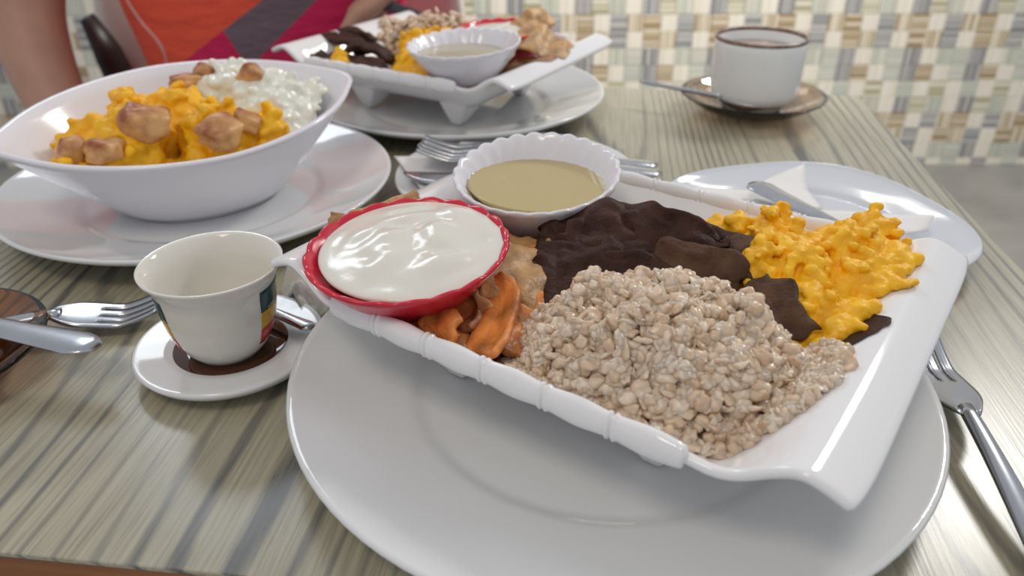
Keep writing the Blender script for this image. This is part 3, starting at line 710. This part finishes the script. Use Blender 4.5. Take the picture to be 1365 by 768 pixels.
# ------------------------------------------------------------------ deep spouted bowl on the second plate
BA = math.atan2(.576, .817); BC = Vector((-.217, .508, .0062))
def spout_bowl():
    prof = [0, .10, .25, .42, .60, .78, .92, 1.0]; n = 120
    def rim(t):
        c, s = math.cos(t), math.sin(t)
        lo = 0; hi = .14
        for _ in range(40):
            r = (lo + hi) / 2; x, y = r * c, r * s
            f = (abs(y) / .088) ** 1.75 + (abs(x) / .113) ** 1.75 
            if f < 1: lo = r
            else: hi = r
        spout = .006 * math.exp(-(math.sin(t) / .16) ** 2)
        return lo + spout
    rings = []
    H = .0625
    def ring(f, z, inset):
        out = []
        for k in range(n):
            t = 2 * pi * k / n; rb_ = .048 + .004 * math.cos(2 * t); R = rim(t); fl = f ** .9
            r = rb_ + (R - rb_) * fl - inset
            wave = 1 - .0 * abs(math.cos(t)) ** 6 * f
            out.append((r * math.cos(t), r * math.sin(t), z * wave + (.100 * r * math.sin(t) + .030 * r * math.cos(t)) * f))
        return out
    V, F = [(0, 0, .002)], []
    rs = [ring(0, 0, .004)] + [ring(f, H * f, 0) for f in prof] + [ring(1, H + .0018, .0015), ring(1, H + .0012, .0042)] + [ring(f, max(H * f, .004), .0052) for f in prof[::-1][1:]]
    for r in rs: V += r
    V.append((0, 0, .004)); m = len(rs)
    for k in range(n): F.append((0, 1 + (k + 1) % n, 1 + k))
    for j in range(m - 1):
        for k in range(n):
            a, b = 1 + j * n + k, 1 + j * n + (k + 1) % n; F.append((a, b, b + n, a + n))
    for k in range(n): F.append((len(V) - 1, 1 + (m - 1) * n + k, 1 + (m - 1) * n + (k + 1) % n))
    o = put('deep_bowl', fix_normals(mesh('deep_bowl', V, F, 'lavender')), None, BC); o.rotation_euler.z = BA
    return tag(o, 'deep white bowl with two pouring spouts, filled with egg, bread chunks and curd', 'bowl')
spout_bowl()
def bowl_floor(x, y):
    a = (x - BC.x) * .817 + (y - BC.y) * .576; b = -(x - BC.x) * .576 + (y - BC.y) * .817
    r = math.hypot(a, b); t = math.atan2(b, a); lo, hi = 0, .14
    for _ in range(20):
        m = (lo + hi) / 2
        if (abs(m * math.sin(t)) / .088) ** 1.75 + (abs(m * math.cos(t)) / .113) ** 1.75 < 1: lo = m
        else: hi = m
    f = (r + .007 - .048) / (lo - .048)
    if f > .98: return None
    f = max(0, f); return BC.z + .004 + .0625 * f ** 1.1 + (.100 * b + .030 * a) * f
def B(a, b, z): return (BC.x + a * .817 - b * .576, BC.y + a * .576 + b * .817, z)
bx, by, _ = B(-.005, .0, 0)
curds('scrambled_egg', [(*B(-.040, -.004, 0)[:2], .079, .028, .035), (*B(.000, .018, 0)[:2], .080, .026, .035), (*B(.012, -.022, 0)[:2], .076, .026, .03),
                        (*B(-.062, .012, 0)[:2], .068, .020, .035), (*B(.042, -.034, 0)[:2], .070, .016, .03), (*B(-.030, .030, 0)[:2], .081, .018, .035), (*B(-.072, -.012, 0)[:2], .064, .015, .035)],
      48, .0042, 'yellow scrambled egg covering half of the deep spouted bowl', (bx, by, .03), 31, .0014, bowl_floor)
curds('curd_cheese', [(*B(.058, .012, 0)[:2], .081, .034, .035), (*B(.036, .036, 0)[:2], .083, .028, .035), (*B(.070, .006, 0)[:2], .076, .018, .035), (*B(.050, -.010, 0)[:2], .074, .022, .035)],
      48, .0050, 'glossy white curd cheese at the right spout of the deep bowl', (*B(.05, .012, 0)[:2], .03), 37, .0014, bowl_floor, mat='yogurt2', cat='cheese', smooth=4, rough=.0006)
for k, (a, b, z, s, rt, lb) in enumerate([(-.030, -.020, .074, (.021, .017, .014), (10, 20, 30), 'largest sauced bread chunk in the middle of the deep bowl'),
        (.006, -.048, .067, (.019, .015, .012), (20, -10, 60), 'pale sauced bread chunk at the near rim of the deep bowl'),
        (.026, -.040, .069, (.013, .010, .009), (0, 30, 10), 'small brown bread chunk beside the curd at the near rim'),
        (-.058, -.028, .064, (.017, .013, .010), (0, 10, 80), 'brown bread chunk below the egg near the left spout'),
        (-.076, -.022, .064, (.011, .009, .013), (20, 20, 40), 'tan bread chunk nearest the left spout of the deep bowl'),
        (.012, .044, .078, (.016, .010, .008), (0, 0, 30), 'brown bread chunk at the far side behind the egg'),
        (.028, .052, .080, (.010, .009, .010), (30, 10, 0), 'dark bread chunk at the edge of the white curd'),
        (.050, .012, .083, (.013, .009, .013), (30, 40, 20), 'toasted bread chunk standing in the white curd')]):
    bm = bmesh.new(); bmesh.ops.create_cube(bm, size=2); bmesh.ops.subdivide_edges(bm, edges=bm.edges, cuts=4, use_grid_fill=True)
    for v in bm.verts:
        q = v.co.normalized() * 1.25; v.co = v.co.lerp(q, .6); v.co *= 1 + .42 * mn.noise(v.co * 1.5 + Vector((k * 3, 0, 0))); v.co = Vector((v.co.x * s[0], v.co.y * s[1], v.co.z * s[2])) * .66
    me = bpy.data.meshes.new('bread_chunk'); bm.to_mesh(me); bm.free(); me.materials.append(M['potato']); me.polygons.foreach_set('use_smooth', [True] * len(me.polygons))
    piece('bread_chunk', me, B(a, b, z - .004), rt, lb, 'bread')

# ------------------------------------------------------------------ cutlery
def cutlery(kind, tip, tail, label, arch=.006, group=None, width=1.0, roll=0.0, mats='steel'):
    """built along +x from the tail (x = 0) to the tip (x = L), then turned into place"""
    tip, tail = Vector(tip), Vector(tail); L = (tip - tail).length
    root = empty(kind, tail, label, {'table_fork': 'fork', 'table_knife': 'knife', 'teaspoon': 'spoon', 'table_spoon': 'spoon'}[kind], group)
    d = (tip - tail).normalized(); root.rotation_euler = d.to_track_quat('X', 'Z').to_euler()
    hl = {'table_fork': .66, 'table_knife': .50, 'teaspoon': .66, 'table_spoon': .66}[kind] * L
    n = 22; pts, rad = [], []
    for i in range(n):
        t = i / (n - 1); x = hl * t
        wd = (.0088 - .0052 * t ** .8) * width if kind != 'table_knife' else (.0070 - .001 * t) * width
        hgt = .0017 + .0009 * t
        if kind == 'table_knife': hgt = .0036
        if i == 0: wd *= .35; hgt *= .5
        if i == 1: wd *= .8
        z = .002 + arch * math.sin(pi * min(1, t * 1.0) * .5) ** 2
        pts.append((x, 0, z)); rad.append((wd, hgt))
    V, F = tube(pts, rad, 14); put('handle', fix_normals(mesh('handle', V, F, mats)), root)
    z1 = pts[-1][2]
    if kind == 'table_knife':
        T = np.zeros((5, 20, 3))
        for i in range(20):
            t = i / 19; x = hl - .004 + (L - hl + .004) * t; ww = .0095 * width * (1 - max(0, (t - .7) / .3) ** 2.2 * .92)
            for j in range(5): T[j, i] = (x, -.006 * width + 2 * ww * (j / 4) - .003 * width * (1 - t), z1)
        V, F = closed_grid(T, .0016); put('blade', fix_normals(mesh('blade', V, F, mats)), root)
    elif kind == 'table_fork':
        nx = 26; W_ = .0125 * width; cols = 15; V, F = [], []; idx = {}
        for i in range(nx):
            t = i / (nx - 1); x = hl - .005 + (L - hl + .005) * t
            ww = (.004 + (W_ - .004) * min(1, t / .3) ** 1.0 * (2 - min(1, t / .3))) if t < .3 else W_ * (1 - .12 * (t - .3))
            z = z1 - arch * .95 * min(1, t / .62) ** 1.1 + .0068 * max(0, (t - .55) / .45) ** 1.6
            for j in range(cols + 1):
                yy = (j / cols * 2 - 1); idx[i, j] = len(V); V.append((x, ww * yy, z + .0008 * yy * yy))
        for i in range(nx - 1):
            for j in range(cols):
                if i >= 11 and j % 4 == 3: continue
                F.append((idx[i, j], idx[i + 1, j], idx[i + 1, j + 1], idx[i, j + 1]))
        o = put('tines', mesh('tines', V, F, mats), root); solid(o, .0018, 0)
    else:
        nx, ny = 20, 11; T = np.zeros((ny, nx, 3))
        for i in range(nx):
            t = i / (nx - 1); x = hl - .004 + (L - hl + .004) * t; ww = max(.0018, (.021 if kind == 'table_spoon' else .0145) * width * math.sin(pi * min(.985, .06 + .94 * t)) ** .6 * (.8 + .3 * t))
            for j in range(ny):
                q = j / (ny - 1) * 2 - 1; T[j, i] = (x, ww * q, z1 - arch * .6 * t - .008 * math.sin(pi * t) * (1 - q * q))
        V, F = closed_grid(T, .0012); put('spoon_bowl', fix_normals(mesh('spoon_bowl', V, F, mats)), root)
    return root
cutlery('table_fork', (-.067, .553, .020), (.1045, .5215, .020), 'fork lying farthest back on the small napkin plate', .006)
cutlery('table_fork', (-.066, .535, .023), (.1035, .5000, .022), 'middle fork of the small napkin plate, its tines beside the first', .006)
cutlery('table_knife', (-.0765, .5065, .0185), (.1030, .4880, .0185), 'table knife with a rounded blade on the small napkin plate', .001)
cutlery('teaspoon', (.2085, .3610, .027), (.1569, .4702, .0275), 'steel spoon handle lying on the open napkin of the rounded-square plate', .001, width=1.2)
cutlery('table_fork', (.1990, .322, .004), (.1800, .136, .0015), 'steel fork lying beside the nearest dinner plate on bare table', .009, width=.92)
cutlery('table_fork', (-.186, .351, .003), (-.325, .318, .002), 'steel fork between the amber saucer and the small coffee cup', .007, width=.95)
cutlery('table_spoon', (-.375, .345, .022), (-.1905, .2940, .020), 'steel spoon with its broad handle crossing the amber saucer rim', .002, width=1.15)
cutlery('teaspoon', (-.150, .352, .0125), (-.0985, .3205, .0130), 'small steel teaspoon behind the cup on the coffee-stained saucer', .001, width=.5)
cutlery('teaspoon', (.228, .680, .014), (.1235, .7421, .0205), 'thin steel teaspoon resting on the glass saucer of the tall cup', .001, width=.38)

# ------------------------------------------------------------------ napkins and tissue
def paper(name, outline, label, loc, amp, seed, mat='napkin', cat='napkin', d=.008, th=.0006, freq=30, zfn=None):
    bm = bmesh.new(); vs = [bm.verts.new(Vector(p) - Vector(loc)) for p in outline]; f = bm.faces.new(vs); bmesh.ops.triangulate(bm, faces=[f])
    for _ in range(6):
        es = [e for e in bm.edges if e.calc_length() > d]
        if not es: break
        bmesh.ops.subdivide_edges(bm, edges=es, cuts=1); bmesh.ops.triangulate(bm, faces=[f for f in bm.faces if len(f.verts) > 3])
    for v in bm.verts:
        x, y = v.co.x, v.co.y; v.co.z += amp * (nz(x * freq, y * freq, seed) + .5 * nz(x * freq * 2.3, y * freq * 2.3, seed + 1)) + (zfn(x + loc[0], y + loc[1]) if zfn else 0)
    me = bpy.data.meshes.new(name); bm.to_mesh(me); bm.free(); me.materials.append(M[mat]); me.polygons.foreach_set('use_smooth', [True] * len(me.polygons))
    o = put(name, me, None, loc); solid(o, th, 0); return tag(o, label, cat)
nap = empty('paper_napkin', (.18, .44, .018), 'white paper napkin spread open on the rounded-square plate', 'napkin')
def nap_part(name, pts, seed, amp):
    o = paper(name, pts, None, None and 0 or (.18, .44, .018), amp, seed); o.parent = nap; o.location = (0, 0, 0)
    for k in ('category', 'label'):
        if k in o: del o[k]
    return o
nap_part('fold', [(.088, .470, .0235), (.125, .4785, .023), (.165, .478, .020), (.198, .452, .018), (.238, .437, .022), (.258, .430, .025), (.248, .415, .022), (.197, .405, .018), (.126, .420, .0225), (.090, .455, .0235)], 2, .0010)
nap_part('fold', [(.150, .470, .0205), (.180, .505, .019), (.2095, .523, .022), (.201, .488, .017), (.198, .452, .0195), (.175, .448, .0205)], 5, .0008)
paper('paper_napkin', [(-.089, .556, .0165), (-.050, .560, .0145), (-.040, .588, .0165), (.012, .586, .0145), (.060, .54, .0145), (.050, .49, .0145), (-.018, .478, .0155), (-.056, .478, .0165)],
      'white paper napkin under the forks on the small side plate', (-.02, .53, .0145), .0005, 12)
paper('crumpled_tissue', [(-.128, .392, .012), (-.108, .400, .016), (-.084, .384, .012), (-.080, .360, .016), (-.094, .348, .006), (-.110, .344, .004), (-.118, .358, .012), (-.130, .372, .006)],
      'crumpled tissue on the table between the coffee cup and the near dish', (-.106, .37, .0), .011, 8, 'tissue', 'tissue', .004, .0006, 75)

# ------------------------------------------------------------------ small coffee cup on its saucer
SC = Vector((-.1385, .3165, 0))
plate('saucer', SC, .0455, 'small white saucer with spilled coffee under the flag-striped cup', .0115, 'porcelain', None, None, 'saucer', well=.56, foot=.5)
V, F = lathe([(0, .0014), (.02, .0014), (.0282, .0013), (.0292, .0008), (.0282, 0), (0, -.0008)], 48, lambda t, i, r, z: (r * (1 + .05 * math.sin(2 * t + .5) + .03 * math.sin(3 * t)), z))
tag(put('coffee_puddle', fix_normals(mesh('coffee_puddle', V, F, 'coffee')), None, SC + Vector((.002, 0, .0078))), 'dark brown coffee puddle in the saucer around the small cup', 'coffee')
CP = Vector((-.1385, .3130, .0085))
cup = empty('coffee_cup', CP, 'small handleless coffee cup with green, yellow and red band, standing in spilled coffee', 'cup')
cprof = [(.0150, 0), (.0162, .0008), (.0195, .005), (.0226, .011), (.0250, .019), (.0263, .027), (.0270, .034), (.0277, .0390), (.0300, .0438), (.0320, .0465)]
inner = [(.0323, .0476), (.0316, .0480), (.0300, .0466), (.0268, .0420), (.0255, .0370), (.0245, .028), (.0225, .018), (.018, .009), (.012, .005), (0, .004)]
V, F = lathe([(0, .001), (.014, .001)] + cprof + inner, 72); put('body', fix_normals(mesh('body', V, F, 'cream_glaze')), cup)
def cprof_r(z):
    for (r0, z0), (r1, z1) in zip(cprof, cprof[1:]):
        if z0 <= z <= z1: return r0 + (r1 - r0) * (z - z0) / (z1 - z0)
    return cprof[-1][0]
def band(name, z0, z1, t0, t1, mat, lab):
    T = np.zeros((7, 21, 3))
    for j in range(7):
        for i in range(21):
            z = z0 + (z1 - z0) * j / 6; t = math.radians(t0 + (t1 - t0) * i / 20); r = cprof_r(z) + .00025; T[j, i] = (r * math.cos(t), r * math.sin(t), z)
    V, F = closed_grid(T, .0004); o = put(name, fix_normals(mesh(name, V, F, mat)), cup); o['label'] = lab
for t0 in (-27, 166):
    band('stripe', .027, .038, t0, t0 + 66, 'green', 'dark green stripe'); band('stripe', .0175, .027, t0, t0 + 66, 'yellow', 'yellow stripe'); band('stripe', .0085, .0175, t0, t0 + 66, 'redglaze', 'red stripe')
# tall cup on a glass saucer
S2 = Vector((.226, .718, 0))
V, F = lathe([(0, .003), (.028, .003), (.036, .0045), (.05, .010), (.0615, .0165), (.0655, .019), (.0665, .0185), (.0655, .0172), (.05, .0072), (.037, .0015), (.03, 0), (0, 0)], 72)
tag(put('saucer', fix_normals(mesh('saucer', V, F, 'smoke')), None, S2), 'pale brown glass saucer under the tall white cup', 'saucer')
c2 = empty('coffee_cup', S2 + Vector((.001, .002, .0032)), 'tall straight white cup with a speckled brown rim, full of milky coffee', 'cup')
V, F = lathe([(0, .0), (.024, .0), (.0265, .002), (.0285, .007), (.0330, .0085), (.0395, .0135), (.0402, .02), (.0408, .058), (.0411, .0655), (.0400, .0668), (.0386, .0655), (.0382, .03), (.036, .012), (0, .008)], 72)
put('body', fix_normals(mesh('body', V, F, 'bright_porcelain')), c2)
V, F = lathe([(.0412, .0640), (.0414, .0655), (.0400, .0672), (.0384, .0657), (.0383, .0640), (.0400, .0652), (.0412, .0640)], 72)
o = put('rim_band', fix_normals(mesh('rim_band', V, F, 'rimbrown')), c2); o['label'] = 'speckled brown rim'
o = put('milky_coffee', fill_disc('milky_coffee', .0376, .0002, 4, 'milk_coffee'), None, S2 + Vector((.001, .002, .0582))); tag(o, 'milky coffee filling the tall white cup', 'coffee')
# amber glass saucer at the left
V, F = lathe([(0, .003), (.026, .003), (.034, .0045), (.045, .010), (.0535, .0155), (.0555, .017), (.0562, .0162), (.0555, .0148), (.045, .0068), (.035, .0012), (.028, 0), (0, 0)], 64)
tag(put('saucer', fix_normals(mesh('saucer', V, F, 'amber')), None, (-.283, .303, 0)), 'amber brown glass saucer under the broad steel spoon', 'saucer')

# ------------------------------------------------------------------ chair and seated person at the far side
CH = Vector((-.32, 1.10, -.75))
chair = empty('dining_chair', CH, 'cream upholstered chair with dark side frame behind the seated person', 'chair')
def curved_panel(name, x0, x1, z0, z1, y, curve, th, mat, nx=17, ny=9, rd=.06):
    T = np.zeros((ny, nx, 3))
    for j in range(ny):
        for i in range(nx):
            s = i / (nx - 1) * 2 - 1; t = j / (ny - 1); k = 1 - .10 * t ** 4 ; T[j, i] = ((x0 + x1) / 2 + s * (x1 - x0) / 2 * k, y - curve * s * s, z0 + (z1 - z0) * t * (1 - .06 * s ** 4))
    V, F = closed_grid(T, th); return fix_normals(mesh(name, local(V, CH), F, mat))
sub(put('backrest', curved_panel('backrest', -.628, -.066, -.32, .17, 1.245, .05, .03, 'cream'), chair))
beveled_box('seat', (-.245, .245, -.22, .20, .41, .47), 'cream', .02, chair)
for sx in (-1, 1):
    for sy in (-1, 1): beveled_box('leg', (sx * .215 - .02, sx * .215 + .02, sy * .18 - .02, sy * .18 + .02, 0, .412), 'darkwood', .004, chair)
    fx = -.347; V, F = tube([(fx + sx * .245, 1.27, -.30), (fx + sx * .248, 1.20, -.14), (fx + sx * .252, 1.17, -.05), (fx + sx * .262, 1.155, .005)], [(.022, .03), (.020, .03), (.014, .025), (.005, .012)], 14)
    put('side_frame', fix_normals(mesh('side_frame', local(V, CH), F, 'darkwood')), chair)

PB = Vector((-.32, 1.06, -.30))
person = empty('person', PB, 'seated person in an orange, grey and magenta shirt, hand by the far dish', 'person')
def skin_body():
    vs, es, rd = [], [], []
    def a(p, r, prev=None):
        vs.append(Vector(p) - PB); rd.append(r)
        if prev is not None: es.append((prev, len(vs) - 1))
        return len(vs) - 1
    pel = a((-.32, 1.08, -.19), (.125, .095)); w1 = a((-.32, 1.075, -.05), (.115, .085), pel); ch_ = a((-.32, 1.08, .14), (.13, .09), w1); tp = a((-.32, 1.09, .27), (.10, .07), ch_)
    nk = a((-.32, 1.08, .345), (.048, .048), tp); nk2 = a((-.32, 1.065, .40), (.048, .05), nk); jaw = a((-.32, 1.045, .45), (.060, .068), nk2); hd = a((-.32, 1.055, .52), (.072, .088), jaw); cr = a((-.32, 1.065, .58), (.055, .065), hd)
    def hand(wrist, dirv, side, up, curl):
        d = Vector(dirv).normalized(); s = Vector(side).normalized(); u = Vector(up).normalized(); w0 = Vector(vs[wrist]) + PB
        pm = a(w0 + d * .045, (.030, .016), wrist); kn = a(w0 + d * .078, (.033, .014), pm)
        for k, (off, ln) in enumerate(((-.027, .068), (-.009, .078), (.009, .073), (.026, .058))):
            b0 = a(w0 + d * .088 + s * off, (.0098, .0098), kn); q = w0 + d * .088 + s * off; ang = 0
            for m in range(3):
                ang += curl * (.5 + .25 * m); st = d * math.cos(ang) - u * math.sin(ang); q = q + st * ln * (.42, .32, .26)[m]; b0 = a(q, (.0088 - .0008 * m,) * 2, b0)
        t0 = a(w0 + d * .040 - s * .032, (.013, .012), pm); t1 = a(w0 + d * .062 - s * .052 - u * .006, (.0105, .0105), t0); a(w0 + d * .088 - s * .058 - u * .014, (.009, .009), t1)
    # right arm hangs past the table corner to the lap
    sh = a((-.475, 1.07, .255), (.066, .064), tp); m1 = a((-.555, 1.03, .16), (.050, .050), sh); el = a((-.595, .985, .062), (.047, .049), m1)
    f1 = a((-.572, .945, -.015), (.043, .043), el); wr = a((-.515, .885, -.105), (.027, .030), f1); hand(wr, (.35, -.75, -.55), (.9, .3, 0), (.3, -.4, 1), .35)
    # left arm bends to bring the hand above the far dish
    sh = a((-.165, 1.07, .255), (.066, .064), tp); m1 = a((-.075, 1.04, .17), (.05, .05), sh); el = a((-.01, .985, .150), (.042, .044), m1)
    f1 = a((-.060, .950, .135), (.036, .036), el); wr = a((-.108, .925, .108), (.025, .024), f1); hand(wr, (-.70, -.1, -.62), (0, -1, .1), (-.2, .1, 1), .55)
    for sx in (-1, 1):
        hp = a((-.32 + sx * .09, 1.03, -.21), (.088, .085), pel); kx = -.32 + sx * .175; kn = a((kx, .72, -.205), (.060, .062), hp); mid = a((kx, .70, -.44), (.050, .054), kn)
        ak = a((kx, .73, -.67), (.035, .038), mid); a((kx, .64, -.715), (.034, .022), ak)
    me = bpy.data.meshes.new('body'); me.from_pydata(vs, es, []); o = put('body', me, person)
    m = o.modifiers.new('skin', 'SKIN'); m.use_smooth_shade = True
    sv = me.skin_vertices[0].data
    for i, r in enumerate(rd): sv[i].radius = r if hasattr(r, '__len__') else (r, r)
    sv[0].use_root = True
    m = o.modifiers.new('subsurf', 'SUBSURF'); m.levels = 2; m.render_levels = 2
    me.materials.append(M['skin']); bake(o)
    if not o.data.materials: o.data.materials.append(M['skin'])
    return o
skin_body()
def rings_obj(name, rings, mat, n=40, cap=False, wr=0.0):
    """rings: (centre, rx, ry, tilt axis ignored) stacked upward"""
    V, F = [], []
    for (c, rx, ry) in rings:
        for k in range(n):
            t = 2 * pi * k / n; q = 1 + wr * nz(math.cos(t) * 3, math.sin(t) * 3 + c[2] * 4, c[2] * 16)
            V.append((c[0] + rx * q * math.copysign(abs(math.cos(t)) ** .85, math.cos(t)), c[1] + ry * q * math.copysign(abs(math.sin(t)) ** .85, math.sin(t)), c[2]))
    for j in range(len(rings) - 1):
        for k in range(n): p, q = j * n + k, j * n + (k + 1) % n; F.append((p, q, q + n, p + n))
    return fix_normals(mesh(name, local(V, PB), F, mat))
R_ = []
for t, cx, rx, ry in [(-.24, -.325, .175, .14), (-.17, -.325, .168, .14), (-.10, -.322, .154, .132), (-.03, -.320, .158, .130), (.06, -.322, .186, .125), (.14, -.320, .190, .122), (.21, -.318, .184, .11), (.26, -.318, .155, .095), (.295, -.32, .11, .08), (.315, -.32, .072, .065)]:
    R_.append(((cx, 1.078, t), rx, ry))
o = put('shirt', rings_obj('shirt', R_, 'shirt', 48, wr=.03), person); solid(o, .003, 1); sub(o, 2)
for sx, pts in ((-1, [(-.44, 1.075, .255), (-.485, 1.065, .24), (-.555, 1.03, .165), (-.575, 1.01, .125)]), (1, [(-.20, 1.075, .255), (-.155, 1.065, .24), (-.085, 1.04, .18), (-.058, 1.02, .15)])):
    V, F = tube(spline(pts, 12), [(.085 - .017 * i / 11,) * 2 for i in range(12)], 20, cap=False); o = put('sleeve', fix_normals(mesh('sleeve', local(V, PB), F, 'shirt')), person); solid(o, .003, 0)
def shirt_pt(x, z):
    for (c0, a0, b0), (c1, a1, b1) in zip(R_, R_[1:]):
        if c0[2] <= z <= c1[2]:
            f = (z - c0[2]) / (c1[2] - c0[2]); cx = c0[0] + (c1[0] - c0[0]) * f; rx = a0 + (a1 - a0) * f; ry = b0 + (b1 - b0) * f
            q = min(1, abs(x - cx) / rx) ** (1 / .85); return (x, 1.078 - ry * max(0, 1 - q * q) ** .425 - .004, z)
V, F = tube([shirt_pt(x, z) for x, z in spline([(-.474, .10), (-.466, .062), (-.452, .035), (-.430, .010), (-.426, -.012), (-.432, -.03)], 24)], .0018, 8)
put('piping', fix_normals(mesh('piping', local(V, PB), F, 'piping')), person)
for sx in (-1, 1):
    V, F = tube(spline([(-.32 + sx * .085, 1.06, -.195), (-.32 + sx * .13, .90, -.205), (-.32 + sx * .175, .715, -.21), (-.32 + sx * .175, .685, -.27), (-.32 + sx * .175, .70, -.44), (-.32 + sx * .175, .73, -.66)], 26), [.086 - .034 * min(1, i / 22) for i in range(26)], 20, cap=False)
    o = put('trouser_leg', fix_normals(mesh('trouser_leg', local(V, PB), F, 'trousers')), person); solid(o, .003, 0)
    V, F = tube(spline([(-.32 + sx * .175, .765, -.715), (-.32 + sx * .177, .70, -.708), (-.32 + sx * .18, .62, -.722), (-.32 + sx * .183, .565, -.735)], 12), [(.028, .030), (.040, .035), (.043, .036), (.044, .036), (.045, .033), (.046, .030), (.047, .026), (.046, .023), (.044, .020), (.038, .018), (.026, .016), (.010, .010)], 16)
    put('shoe', fix_normals(mesh('shoe', local(V, PB), F, 'shoe')), person)
    q = Vector((-.32 + sx * .03, .972, .525)); Vv, Ff = ico(2); put('eye', tri_mesh('eye', Vv * .011 + np.array(q - PB), Ff, 'eyewhite'), person)
    q = Vector((-.32 + sx * .078, 1.06, .505)); put('ear', tri_mesh('ear', Vv * np.array([.008, .018, .028]) + np.array(q - PB), Ff, 'skin'), person)
Vv, Ff = ico(3)
put('nose', tri_mesh('nose', Vv * np.array([.012, .018, .022]) + np.array(Vector((-.32, .965, .495)) - PB), Ff, 'skin'), person)
put('mouth', tri_mesh('mouth', Vv * np.array([.024, .008, .007]) + np.array(Vector((-.32, .974, .452)) - PB), Ff, 'redglaze'), person)
hv = Vv * np.array([.088, .100, .085]) + np.array(Vector((-.32, 1.075, .555)) - PB); hv[:, 2] = np.where(Vv[:, 1] < -.55, np.maximum(hv[:, 2], .555 + .30 + .045 * 0 + .02), hv[:, 2])
put('hair', tri_mesh('hair', hv, Ff, 'hair'), person)
# strap in the hand
T = np.zeros((5, 16, 3)); cv = spline([(-.190, .930, .078), (-.165, .915, .068), (-.138, .905, .063), (-.112, .90, .056), (-.088, .90, .043), (-.066, .90, .020)], 16)
for j in range(5):
    for i in range(16): T[j, i] = cv[i] + np.array([.0, -.004 * 0, .006 * (j / 4 * 2 - 1)])
V, F = closed_grid(T, .0022); loc = (-.13, .905, .05)
tag(put('strap', fix_normals(mesh('strap', local(V, loc), F, 'strap')), None, loc), 'dark grey strap held in the hand above the far dish', 'strap')

# ------------------------------------------------------------------ lift the table-top frame to room height
for o in sc.objects:
    if o.parent is None: o.location.z += TABLE_Z
